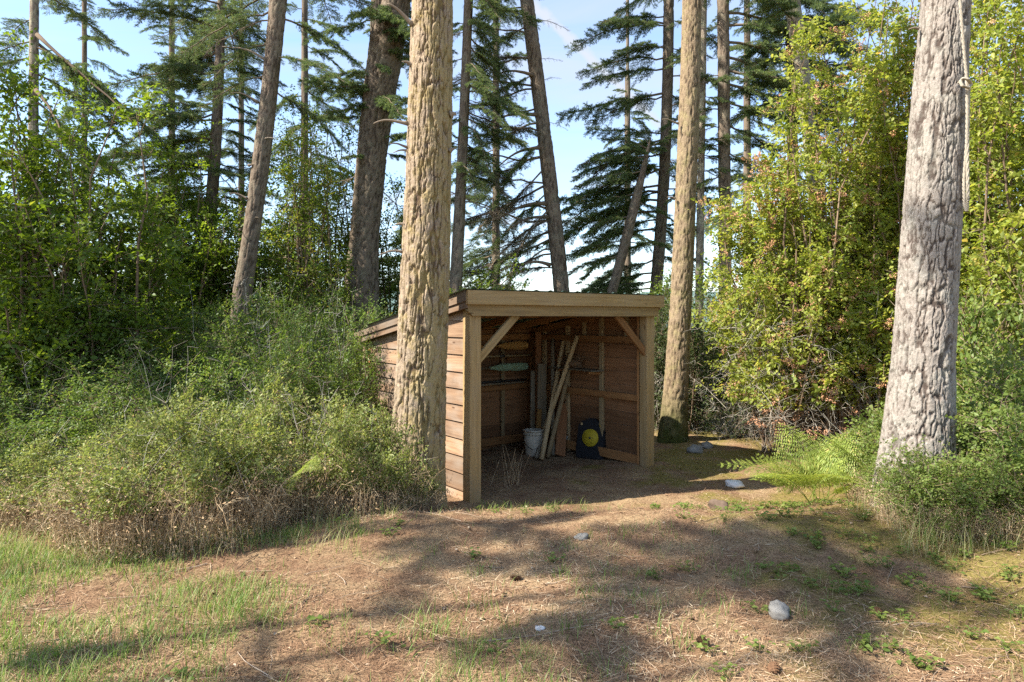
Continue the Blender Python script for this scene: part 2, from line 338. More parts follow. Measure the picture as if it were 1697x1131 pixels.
# ------------------------------------------------------------------ ground
def ground_z(x, y):
    x = np.asarray(x, float); y = np.asarray(y, float)
    z = -.29*sstep(5.15, 6.9, y-.10*np.clip(x, -3, 3))
    z = z+.15*np.exp(-(((x-1.75)/1.25)**2+((y-5.0)/.55)**2))+.05*np.exp(-(((x+1.0)/1.2)**2+((y-5.3)/.8)**2))
    z = z+.16*sstep(2.2, 3.6, x)*sstep(7.6, 5.0, y)
    z = z-.05*np.exp(-(((x-.3)/1.2)**2+((y-9.2)/1.2)**2))
    amp = sstep(30, 8, y)
    z = z+amp*(.030*fbm(x*1.1, y*1.1, s=3, o=4)+.010*fbm(x*6, y*6, s=9, o=3))
    z = z-16*sstep(24, 110, y)-.6*sstep(17, 26, y)
    return z
def build_ground():
    def axis(core_a, core_b, step, far, g):
        c = list(np.arange(core_a, core_b, step)); a = [c[0]]; s = step
        while a[-1] > -far: s *= g; a.append(a[-1]-s)
        b = [c[-1]]; s = step
        while b[-1] < far: s *= g; b.append(b[-1]+s)
        return np.array(a[:0:-1]+c+b[1:])
    xs = axis(-6, 6, .07, 2500, 1.22); ys = axis(1.2, 11, .06, 2500, 1.22)
    X, Y = np.meshgrid(xs, ys); Z = ground_z(X, Y)
    v = np.stack([X, Y, Z], -1).reshape(-1, 3); nx, ny = len(xs), len(ys)
    i = (np.arange(ny-1)[:, None]*nx+np.arange(nx-1)[None]).ravel()
    f = np.stack([i, i+1, i+nx+1, i+nx], 1)
    b = Buf(); b.add(v, f)
    m, nt, N, L = new_mat('forest_floor')
    tc = N('ShaderNodeTexCoord')
    def noise(sc, det=6, rough=.6, dist=0.):
        n = N('ShaderNodeTexNoise'); n.inputs['Scale'].default_value = sc; n.inputs['Detail'].default_value = det
        n.inputs['Roughness'].default_value = rough; n.inputs['Distortion'].default_value = dist
        L(tc.outputs['Object'], n.inputs['Vector']); return n
    nf = noise(70, 6, .7, .5); nm = noise(2.2, 6); nl = noise(.9, 5); nmoss = noise(1.3, 7, .65)
    litter = ramp(N, [(.28, (.085, .05, .03)), (.5, (.205, .122, .07)), (.72, (.34, .22, .135))]); L(nf.outputs['Fac'], litter.inputs[0])
    straw = ramp(N, [(.28, (.155, .10, .05)), (.72, (.42, .30, .175))]); L(nf.outputs['Fac'], straw.inputs[0])
    r1 = ramp(N, [(.42, (0, 0, 0)), (.6, (1, 1, 1))]); L(nm.outputs['Fac'], r1.inputs[0])
    m1 = N('ShaderNodeMixRGB'); L(r1.outputs[0], m1.inputs[0]); L(litter.outputs[0], m1.inputs[1]); L(straw.outputs[0], m1.inputs[2])
    moss = ramp(N, [(.3, (.10, .085, .02)), (.7, (.24, .2, .055))]); L(nf.outputs['Fac'], moss.inputs[0])
    sp = N('ShaderNodeSeparateXYZ'); L(tc.outputs['Object'], sp.inputs[0])
    mr = N('ShaderNodeMapRange'); L(sp.outputs['X'], mr.inputs['Value']); mr.inputs['From Min'].default_value = .3; mr.inputs['From Max'].default_value = 2.4
    mr.inputs['To Min'].default_value = -.12; mr.inputs['To Max'].default_value = .13
    ad = N('ShaderNodeMath'); ad.operation = 'ADD'; L(mr.outputs[0], ad.inputs[0]); L(nmoss.outputs['Fac'], ad.inputs[1])
    r2 = ramp(N, [(.53, (0, 0, 0)), (.64, (.85,)*3)]); L(ad.outputs[0], r2.inputs[0])
    m2 = N('ShaderNodeMixRGB'); L(r2.outputs[0], m2.inputs[0]); L(m1.outputs[0], m2.inputs[1]); L(moss.outputs[0], m2.inputs[2])
    r3 = ramp(N, [(.56, (0, 0, 0)), (.7, (.6,)*3)]); L(nl.outputs['Fac'], r3.inputs[0])
    m3 = N('ShaderNodeMixRGB'); L(r3.outputs[0], m3.inputs[0]); L(m2.outputs[0], m3.inputs[1]); m3.inputs[2].default_value = (.13, .085, .055, 1)
    # grown-over meadow far beyond the trees
    mrf = N('ShaderNodeMapRange'); L(sp.outputs['Y'], mrf.inputs['Value']); mrf.inputs['From Min'].default_value = 11; mrf.inputs['From Max'].default_value = 16
    m4 = N('ShaderNodeMixRGB'); L(mrf.outputs[0], m4.inputs[0]); L(m3.outputs[0], m4.inputs[1]); m4.inputs[2].default_value = (.08, .10, .03, 1)
    p = N('ShaderNodeBsdfPrincipled'); p.inputs['Roughness'].default_value = .95; p.inputs['Specular IOR Level'].default_value = .05
    L(m4.outputs[0], p.inputs['Base Color'])
    bp = N('ShaderNodeBump'); bp.inputs['Strength'].default_value = .9; bp.inputs['Distance'].default_value = .015; L(nf.outputs['Fac'], bp.inputs['Height']); L(bp.outputs[0], p.inputs['Normal'])
    o = N('ShaderNodeOutputMaterial'); L(p.outputs[0], o.inputs[0])
    g = link('ground', b.mesh('ground', [m], True)); tag(g, 'forest floor of brown needle litter, moss and dry grass', 'ground', kind='structure')
    # wooded ridge across the valley, its distance haze put into the muted blue-green colour
    b = Buf(); xs = np.linspace(-2200, 2200, 220); rows = 14
    v = []
    for k in range(rows):
        t = k/(rows-1)
        top = 52+22*fbm(xs/420, xs*0+1.7, s=5, o=5)+3*fbm(xs/25, xs*0, s=8, o=2)
        v.append(np.stack([xs, 900+500*t+0*xs, -20+(top+20)*np.sin(t*np.pi/2)+2.5*vnoise(xs/14, np.full_like(xs, k*3.7), s=4)*np.sin(t*np.pi)], 1))
    v = np.array(v); i = (np.arange(rows-1)[:, None]*220+np.arange(219)[None]).ravel()
    b.add(v.reshape(-1, 3), np.stack([i, i+1, i+221, i+220], 1))
    h = link('hills', b.mesh('hills', [plain('haze_tinted_ridge', (.13, .19, .17), .95, .35, .03, .2, spec=0)], True)); tag(h, 'low wooded ridge far across the valley', 'hill', kind='structure')
build_ground()

# ------------------------------------------------------------------ shed
TH = math.radians(37.0)
SH0 = np.array((-.43, 7.0, -.28)); W_, D_ = 2.81, 2.5
def shed_w(x, y, z):      # shed frame -> place
    c, s = math.cos(TH), math.sin(TH)
    return np.array((SH0[0]+x*c-y*s, SH0[1]+x*s+y*c, SH0[2]+z))
BOX_F = np.array([(0, 3, 2, 1), (4, 5, 6, 7), (0, 1, 5, 4), (1, 2, 6, 5), (2, 3, 7, 6), (3, 0, 4, 7)])
def bevel_box(lx, ly, lz, bv=.004, jig=.0, seed=0):
    """chamfered sawn timber centred on the origin, long axis X"""
    import bmesh
    bm = bmesh.new(); bmesh.ops.create_cube(bm, size=1.0)
    for v in bm.verts: v.co = Vector((v.co.x*lx, v.co.y*ly, v.co.z*lz))
    bmesh.ops.bevel(bm, geom=list(bm.edges), offset=bv, segments=1, profile=.5, affect='EDGES')
    me = bpy.data.meshes.new('timber'); bm.to_mesh(me); bm.free(); return me
def timber(name, p0, p1, width, thick, wdir, mat, parent, bv=.004):
    """timber from p0 to p1; 'width' measured along wdir, 'thick' across"""
    p0 = np.array(p0, float); p1 = np.array(p1, float)
    X = unit(p1-p0); Wd = np.array(wdir, float); Wd = unit(Wd-X*np.dot(Wd, X)); T = np.cross(X, Wd)
    me = bevel_box(float(np.linalg.norm(p1-p0)), width, thick, bv); me.name = name; me.materials.append(mat)
    o = bpy.data.objects.new(name, me); C.objects.link(o)
    mid = (p0+p1)/2
    mt = Matrix(((X[0], Wd[0], T[0], mid[0]), (X[1], Wd[1], T[1], mid[1]), (X[2], Wd[2], T[2], mid[2]), (0, 0, 0, 1)))
    if parent: o.parent = parent
    o.matrix_local = mt; return o
def clip_half(poly, a, b, c):   # keep a*u+b*v<=c
    out = []
    for i in range(len(poly)):
        p, q = poly[i], poly[(i+1) % len(poly)]
        dp, dq = a*p[0]+b*p[1]-c, a*q[0]+b*q[1]-c
        if dp <= 0: out.append(p)
        if dp*dq < 0:
            t = dp/(dp-dq); out.append((p[0]+t*(q[0]-p[0]), p[1]+t*(q[1]-p[1])))
    return out
def roof_z(y): return 2.19-.165*(y+.08)       # top of the roof deck
def build_shed():
    sh = thing('shed', 'open-fronted wooden lean-to shed with lapped board siding and green metal roof', 'shed', SH0, TH)
    p = .14
    # corner posts
    for x, y in ((p/2, p/2), (W_-p/2, p/2)):
        timber('post', (x, y, -.14), (x, y, roof_z(y)-.14), p, p, (1, 0, 0), M['post'], sh, .006)
    for x, y in ((.06, D_-.06), (W_-.06, D_-.06)):
        timber('post', (x, y, -.14), (x, y, roof_z(y)-.14), .09, .09, (1, 0, 0), M['inner'], sh)
    # front beam with a chamfered end, fascia above it, header behind
    pts = [(-.055, 1.955), (-.055, 2.035), (W_+.03, 2.035), (W_+.03, 1.905), (0.005, 1.905)]
    b = Buf(); n = len(pts); y0, y1 = -.044, -.002
    v = [(x, y0, z) for x, z in pts]+[(x, y1, z) for x, z in pts]
    me = bpy.data.meshes.new('beam'); me.from_pydata([(x-W_/2, y, z-1.97) for x, y, z in v], [], [tuple(range(n))[::-1], tuple(range(n, 2*n))]+[(i, (i+1) % n, n+(i+1) % n, n+i) for i in range(n)])
    me.materials.append(M['post']); me.update(); link('beam', me, sh, (W_/2, 0, 1.97))
    timber('fascia', (-.085, -.068, 2.095), (W_+.09, -.068, 2.095), .148, .042, (0, 0, 1), M['post'], sh)
    timber('header', (p+.004, .07, 1.985), (W_-p-.004, .07, 1.985), .12, .04, (0, 0, 1), M['inner'], sh)
    # knee braces
    timber('knee_brace', (p-.02, .05, 1.44), (p+.50, .05, 1.925), .088, .04, (1, 0, -1), M['post'], sh)
    timber('knee_brace', (W_-p+.02, .05, 1.44), (W_-p-.50, .05, 1.925), .088, .04, (1, 0, 1), M['inner'], sh)
    # lapped siding, each board a piece (side walls clipped along the roof slope)
    rng = RNG(5)
    def board(wall, k, expo=.178):
        z0 = -.10+k*expo; z1 = z0+expo+.022
        if wall == 'back': a0, a1 = .0, W_
        else: a0, a1 = p+.003, D_-.002
        j0, j1 = rng.uniform(-.008, .008, 2)
        poly = [(a0, z0+j0), (a1, z0+j1), (a1, z1), (a0, z1)]
        if wall == 'back': poly = clip_half(poly, 0, 1, roof_z(D_)-.022)
        else: poly = clip_half(poly, .165, 1, roof_z(0)-.06)
        if len(poly) < 3 or max(q[1] for q in poly)-min(q[1] for q in poly) < .02: return
        ca = (a0+a1)/2; cz = (z0+z1)/2; n = len(poly)
        def out_off(z): return .004+.021*(1-(z-z0)/(z1-z0))
        vo = []; vi = []
        for u, z in poly:
            oo = out_off(z)
            vo.append((u-ca, -(oo+.016), z-cz)); vi.append((u-ca, -oo, z-cz))
        fs = [tuple(range(n)), tuple(range(2*n-1, n-1, -1))]+[(i, n+i, n+(i+1) % n, (i+1) % n) for i in range(n)]
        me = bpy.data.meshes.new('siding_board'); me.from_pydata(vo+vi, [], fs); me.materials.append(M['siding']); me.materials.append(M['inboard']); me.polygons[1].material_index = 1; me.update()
        if wall == 'left': o = link('siding_board', me, sh, (.052, ca, cz), (0, 0, math.radians(-90))); o.scale = (-1, 1, 1)
        elif wall == 'right': o = link('siding_board', me, sh, (W_-.006, ca, cz), (0, 0, math.radians(90)))
        else: o = link('siding_board', me, sh, (ca, D_, cz), (0, 0, math.radians(180)))
    for k in range(13):
        for w in ('left', 'right', 'back'): board(w, k)
    timber('corner_trim', (-.004, D_+.01, -.1), (-.004, D_+.01, roof_z(D_)-.1), .08, .018, (0, 1, 0), M['siding'], sh)
    # framing: girts in front of studs
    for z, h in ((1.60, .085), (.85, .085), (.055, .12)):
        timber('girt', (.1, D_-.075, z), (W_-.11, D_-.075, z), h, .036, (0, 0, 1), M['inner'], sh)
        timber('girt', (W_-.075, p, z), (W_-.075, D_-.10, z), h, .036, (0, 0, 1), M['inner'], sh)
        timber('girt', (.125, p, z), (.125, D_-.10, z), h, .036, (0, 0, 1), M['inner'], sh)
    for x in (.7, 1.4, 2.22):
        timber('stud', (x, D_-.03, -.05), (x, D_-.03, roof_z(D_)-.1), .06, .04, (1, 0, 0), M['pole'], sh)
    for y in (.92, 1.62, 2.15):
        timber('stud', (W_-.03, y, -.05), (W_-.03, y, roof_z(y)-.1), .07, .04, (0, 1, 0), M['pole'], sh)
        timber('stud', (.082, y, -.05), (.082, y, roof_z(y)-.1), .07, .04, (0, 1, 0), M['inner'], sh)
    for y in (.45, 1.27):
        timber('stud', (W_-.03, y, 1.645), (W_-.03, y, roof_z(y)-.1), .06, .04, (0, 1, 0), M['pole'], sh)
    timber('cleat', (W_-.115, .145, -.05), (W_-.115, .145, 1.95), .05, .06, (1, 0, 0), M['inner'], sh)
    # rafters and purlins
    for x in (.03, .72, 1.41, 2.1, W_-.03):
        timber('rafter', (x, -.0, roof_z(0)-.098), (x, D_+.1, roof_z(D_+.1)-.098), .09, .04, (0, 0, 1), M['inner'], sh)
    for y in (.25, .85, 1.45, 2.05, 2.5):
        timber('purlin', (-.03, y, roof_z(y)-.040), (W_+.03, y, roof_z(y)-.040), .07, .02, (0, 1, -.165), M['inner'], sh)
    # rake boards on both slopes: a wide upper one and a narrower lower one behind it
    for x, sg in ((-.075, -1), (W_+.075, 1)):
        timber('rake_board', (x, -.045, roof_z(-.045)-.07), (x, D_+.17, roof_z(D_+.17)-.07), .115, .022, (0, 0, 1), M['rake'], sh)
        timber('rake_trim', (x+.018*-sg, -.04, roof_z(-.04)-.155), (x+.018*-sg, D_+.15, roof_z(D_+.15)-.155), .085, .02, (0, 0, 1), M['siding'], sh)
    # corrugated metal roof
    n = 232; xs = np.linspace(-.12, W_+.12, n); prof = .012*np.maximum(0, np.cos(xs/.20*2*np.pi))**3
    ys = np.linspace(-.097, D_+.20, 12); v = []
    for zo in (0., -.0012):
        for y in ys: v.append(np.stack([xs, np.full(n, y), roof_z(y)-.013+prof+zo], 1))
    b = Buf(); v = np.array(v).reshape(-1, 3); b.n = 0
    i = (np.arange(11)[:, None]*n+np.arange(n-1)[None]).ravel(); f1 = np.stack([i, i+1, i+n+1, i+n], 1)
    b.add(v, np.concatenate([f1, f1[:, ::-1]+12*n]))
    link('metal_roof', b.mesh('metal_roof', [M['roofmetal']], True), sh)
    # steel brackets at the stud foot and pegs for the paddles
    me = bevel_box(.05, .004, .09, .001); me.materials.append(M['steel']); link('bracket', me, sh, (W_-.055, 1.62, .13), (0, 0, math.radians(90)))
    for z in (1.40, 1.265, 1.085):
        for x in (1.5, 2.24):
            timber('peg', (x, D_-.05, z), (x, D_-.21, z+.015), .018, .018, (0, 0, 1), M['inner'], sh, .003)
    for z in (1.14,):
        for y in (.95, 1.6): timber('shelf_bracket', (W_-.05, y, z-.02), (W_-.24, y, z-.005), .03, .03, (0, 0, 1), M['inner'], sh)
    o = Buf(); hk = np.array([(.15, -.0, 1.02), (.15, .02, .98), (.19, .03, .95), (.2, .03, 1.0)]); tubes(o, hk[None], np.full((1, 4), .007), 6)
    link('hook', o.mesh('hook', [M['dark_metal']], True), sh, (.01, .16, -.02))
    return sh
build_shed()

def lathe_mesh(name, prof, mat, n=28, closed_bottom=True):
    prof = np.array(prof, float); th = np.arange(n)/n*2*np.pi
    v = np.stack([prof[:, None, 0]*np.cos(th), prof[:, None, 0]*np.sin(th), np.repeat(prof[:, 1:2], n, 1)], -1).reshape(-1, 3)
    K = len(prof); i = (np.arange(K-1)[:, None]*n+np.arange(n)[None]); j = (np.arange(K-1)[:, None]*n+((np.arange(n)+1) % n)[None])
    b = Buf(); b.add(v, np.stack([i, j, j+n, i+n], -1).reshape(-1, 4)); return b.mesh(name, [mat], True)

def build_shed_contents():
    # --- paddles on the back wall (along the wall, blade to the right)
    wx = unit(shed_w(1, 0, 0)-shed_w(0, 0, 0))
    def paddle(label, z, x0, x1, blade, bw, mshaft, mblade, yoff=.17, name='paddle', ring=False):
        t = thing(name, label, 'paddle' if 'paddle' in name else 'pole', shed_w(x1, D_-yoff, z), TH)
        L = x1-x0
        b = Buf(); tubes(b, np.array([(-L, 0, 0), (-blade*.9, 0, 0)])[None], np.full((1, 2), .016), 10, cap=True); link('shaft', b.mesh('shaft', [mshaft], True), t)
        if blade > 0.05:
            n = 14; s = np.linspace(0, 1, n); prof = bw*np.interp(s, [0, .1, .35, .75, .93, 1], [.2, .3, .85, 1, .92, .55]); th = np.interp(s, [0, .2, 1], [.016, .011, .006])
            v = []
            for k in range(n):
                x = -blade+blade*s[k]
                v += [(x, -th[k], 0), (x, -th[k]*.3, prof[k]), (x, th[k]*.3, prof[k]), (x, th[k], 0), (x, th[k]*.3, -prof[k]), (x, -th[k]*.3, -prof[k])]
            i = np.arange(n-1)[:, None]*6; q = np.arange(6)[None]; q2 = (q+1) % 6
            b = Buf(); b.add(np.array(v), np.stack([i+q, i+q2, i+6+q2, i+6+q], -1).reshape(-1, 4)); b.f.append(np.array([[0, 1, 2, 3, 4, 5]])); b.m.append(0); b.v.append(np.zeros((0, 3))); b.a.append(np.zeros(0))
            b.f.append(np.array([[5, 4, 3, 2, 1, 0]])+(n-1)*6); b.m.append(0); b.v.append(np.zeros((0, 3))); b.a.append(np.zeros(0))
            link('blade', b.mesh('blade', [mblade], True), t)
        if ring:
            for xr in ring:
                b = Buf(); tubes(b, np.array([(xr, 0, 0), (xr+.09, 0, 0)])[None], np.full((1, 2), .024), 10, cap=True); link('grip', b.mesh('grip', [M['dark_metal']], True), t)
    paddle('orange varnished wooden paddle hanging highest on the shed back wall', 1.47, 1.2, 2.60, .62, .062, M['paddle_orange'], M['paddle_orange'])
    paddle('round tan oar shaft with a dark collar between two paddles', 1.32, 1.1, 2.68, 0, 0, M['pole'], M['pole'], ring=(-.62,), name='oar')
    paddle('paddle with peeling pale green blade hanging on the shed back wall', 1.15, 1.1, 2.60, .78, .06, M['greyplank'], M['paddle_green'])
    paddle('thin black pole lying along the middle rail of the shed', .945, 1.2, 2.58, 0, 0, M['dark_metal'], M['dark_metal'], yoff=.14, name='black_pole', ring=(-.56,))
    paddle('thin dark grey rod just under the black pole in the shed', .915, 1.1, 2.50, 0, 0, M['greyplank'], M['dark_metal'], yoff=.19, name='dark_rod', ring=(-.9,))
    # --- round poles leaning in the corner
    def pole(label, a, b_, r=.035, mat='pole'):
        a = np.array(a); b_ = np.array(b_); L = float(np.linalg.norm(b_-a)); d = (b_-a)/L
        bf = Buf(); K = 9; s = np.linspace(0, L, K); rng = RNG(int(L*1e5) % 9999)
        P = np.stack([s, .006*np.sin(s*2.1+rng.uniform(0, 6)), .006*np.sin(s*1.7+rng.uniform(0, 6))], 1)
        tubes(bf, P[None], (r*(1-.12*s/L))[None], 12, cap=True)
        o = link('wooden_pole', bf.mesh('wooden_pole', [M[mat]], True))
        o.location = tuple(a); o.rotation_euler = Vector(d).to_track_quat('X', 'Z').to_euler(); tag(o, label, 'pole', 'long poles leaning in the shed corner')
    gz = lambda px, Y: at(px, 0, Y)[0]
    def foot(px, Y): x = (px-CX)/FPX*Y; return np.array((x, Y, float(ground_z(x, Y))+.02))
    pole('tan round pole reaching highest, crossing over the other leaning poles', foot(898, 9.42), at(936, 550, 10.12), .036)
    pole('tan round pole leaning farthest to the right, behind the crossing pole', foot(888, 9.78), at(957, 557, 9.62), .036)
    pole('shorter round pole under the others, ending beside the shelf', foot(908, 9.50), at(946, 600, 9.76), .034)
    pole('grey nearly upright round pole in the shed corner', foot(917, 9.62), at(915, 563, 10.08), .03, 'greyplank')
    pole('short dark pole leaning low across the white bucket', foot(889, 9.5), at(909, 690, 9.95), .03, 'greyplank')
    # --- loose planks
    def plank(label, px0, px1, ytop, Y0, Y1, w, mat, name='plank', t=.03):
        a = foot((px0), Y0); b_ = at(px1, ytop, Y1)
        o = timber(name, a, b_, w, t, (.80, .60, 0), M[mat], None); tag(o, label, 'plank', 'loose planks stored in the shed corner'); return o
    plank('wide weathered grey plank standing in the shed corner', 897, 898, 603, 9.98, 10.12, .15, 'greyplank')
    plank('narrow grey plank standing just behind the white bucket', 882, 883, 615, 10.02, 10.18, .075, 'greyplank')
    plank('tall dark narrow board rising to the top rail in the corner', 891, 892, 550, 10.22, 10.3, .10, 'redplank')
    plank('reddish brown board leaning beside the black case', 928, 933, 668, 9.62, 9.98, .17, 'redplank')
    plank('short light board stub standing inside the white bucket', 891, 894, 678, 9.86, 9.92, .075, 'paddle_orange')
    # --- bucket
    bx = (884-CX)/FPX*9.72; bk = thing('bucket', 'dirty white plastic bucket standing in the shed corner', 'bucket', (bx, 9.72, float(ground_z(bx, 9.72))))
    link('body', lathe_mesh('body', [(.0, .004), (.115, 0), (.118, .004), (.140, .36), (.134, .36), (.112, .012), (0, .01)], M['white_plastic']), bk)
    link('rim', lathe_mesh('rim', [(.138, .30), (.149, .303), (.150, .312), (.141, .314), (.142, .345), (.152, .347), (.152, .366), (.133, .367)], M['white_plastic']), bk)
    b = Buf(); a = np.linspace(-1, 1, 16); tubes(b, np.stack([.15*np.cos(a*np.pi/2)*0+.15*np.sin(a*np.pi/2), -.152*np.cos(a*np.pi/2), .33-.22*np.cos(a*np.pi/2)], 1)[None], np.full((1, 16), .003), 6); link('handle', b.mesh('handle', [M['dark_metal']], True), bk)
    # --- black case with yellow disc
    Yt = 9.42; tx = (976-CX)/FPX*Yt
    c = thing('archery_target', 'black slab target with a round yellow disc leaning on the shed wall', 'target', (tx, Yt, float(ground_z(tx, Yt))+.005), TH-math.radians(68))
    w, h, t_ = .40, .54, .13
    outline = [(-.5, 0), (.5, 0), (.54, .2), (.5, .82), (.40, .95), (.2, .97), (.17, 1.03), (-.17, 1.03), (-.2, .97), (-.40, .95), (-.5, .82), (-.54, .2)]
    import bmesh
    bm = bmesh.new(); vs = [bm.verts.new((x*w, 0, z*h)) for x, z in outline]; fc = bm.faces.new(vs)
    r = bmesh.ops.extrude_face_region(bm, geom=[fc])
    for e in r['geom']:
        if isinstance(e, bmesh.types.BMVert): e.co.y += t_
    bmesh.ops.recalc_face_normals(bm, faces=bm.faces); bmesh.ops.bevel(bm, geom=list(bm.edges), offset=.012, segments=2, affect='EDGES')
    me = bpy.data.meshes.new('body'); bm.to_mesh(me); bm.free(); me.materials.append(M['black_plastic'])
    tilt = math.radians(-9)
    bd = link('body', me, c, rot=(tilt, 0, 0))
    n = 40; th = np.arange(n)/n*2*np.pi
    v = [(0, -.014, 0)]+[(.118*np.cos(q), -.014, .118*np.sin(q)) for q in th]+[(.122*np.cos(q), .004, .122*np.sin(q)) for q in th]
    f = [(0, 1+(i+1) % n, 1+i) for i in range(n)]; b = Buf(); b.add(v, f); b.f.append(np.array([(1+i, 1+(i+1) % n, 1+n+(i+1) % n, 1+n+i) for i in range(n)])); b.m.append(0); b.v.append(np.zeros((0, 3))); b.a.append(np.zeros(0))
    disc = link('disc', b.mesh('disc', [M['yellow']]), c, (0, -.002+.285*math.sin(-tilt), .285), (tilt, 0, 0))
    inv = (Matrix.Translation(disc.location) @ Matrix.Rotation(tilt, 4, 'X')).inverted()
    yd = .285*math.sin(-tilt)
    for k in range(8):
        a_ = k*math.pi/4+.2
        o = timber('disc_rib', (0, 0, 0), (.108*math.cos(a_), 0, .108*math.sin(a_)), .004, .004, (0, 1, 0), M['dark_metal'] if k % 2 else M['yellow'], c, .0008)
        o.matrix_local = Matrix.Translation((0, yd-.018, .285)) @ Matrix.Rotation(tilt, 4, 'X') @ o.matrix_local; o.parent = disc; o.matrix_parent_inverse = inv
    hub = link('hub', lathe_mesh('hub', [(0, .012), (.014, .012), (.016, 0)], M['dark_metal'], 14), disc, (0, yd-.016, .285), (math.radians(90)+tilt, 0, 0)); hub.matrix_parent_inverse = inv
    for sx in (-1, 1): link('corner_disc', lathe_mesh('corner_disc', [(0, .006), (.019, .006), (.021, 0)], M['pole' if sx < 0 else 'yellow'], 16), c, (sx*.145, .47*math.sin(-tilt)-.003, .465), (math.radians(90)+tilt, 0, 0))
    # --- shelf plank with a bundle on it
    a = shed_w(W_-.16, .84, 1.165); b_ = shed_w(W_-.16, 1.80, 1.165)
    o = timber('shelf', a, b_, .20, .022, unit(shed_w(1, 0, 0)-shed_w(0, 0, 0)), M['greyplank'], None); tag(o, 'narrow grey plank shelf on the shed side wall', 'shelf')
    b = Buf(); rng = RNG(8); nu, nv = 36, 18
    uu, vv = np.meshgrid(np.arange(nu)/nu*2*np.pi, np.linspace(0, np.pi, nv))
    d = np.stack([np.sin(vv)*np.cos(uu), np.sin(vv)*np.sin(uu), np.cos(vv)], -1)
    rr = 1+.28*fbm(d[..., 0]*2.2, d[..., 1]*2.2, d[..., 2]*2.2, s=21, o=4)
    v = d*rr[..., None]*np.array((.20, .085, .075)); v[..., 2] = np.maximum(v[..., 2], -.045)
    i = np.arange(nv-1)[:, None]*nu; q = np.arange(nu)[None]; q2 = (q+1) % nu
    b.add(v.reshape(-1, 3), np.stack([i+q, i+nu+q, i+nu+q2, i+q2], -1).reshape(-1, 4))
    # straps curling off the bundle
    for k in range(7):
        s = np.linspace(0, 1, 14); c0 = np.array((rng.uniform(-.2, .2), rng.uniform(-.07, .0), .03)); ph = rng.uniform(0, 6)
        P = c0+np.stack([.10*np.cos(ph+s*5)*(1-.3*s)+.05*(rng.uniform()-.5), .03*np.sin(ph*2+s*4), .03+.05*np.sin(s*3.1)], 1)
        P[:, 2] = np.maximum(P[:, 2], -.04); tubes(b, P[None], np.full((1, 14), .007), 6)
    bo = link('bundle', b.mesh('bundle', [M['leather']], True), None, shed_w(W_-.16, 1.40, 1.165+.011+.045), (0, 0, TH+math.radians(90)))
    tag(bo, 'crumpled brown bundle of straps lying on the shelf', 'bundle')
build_shed_contents()

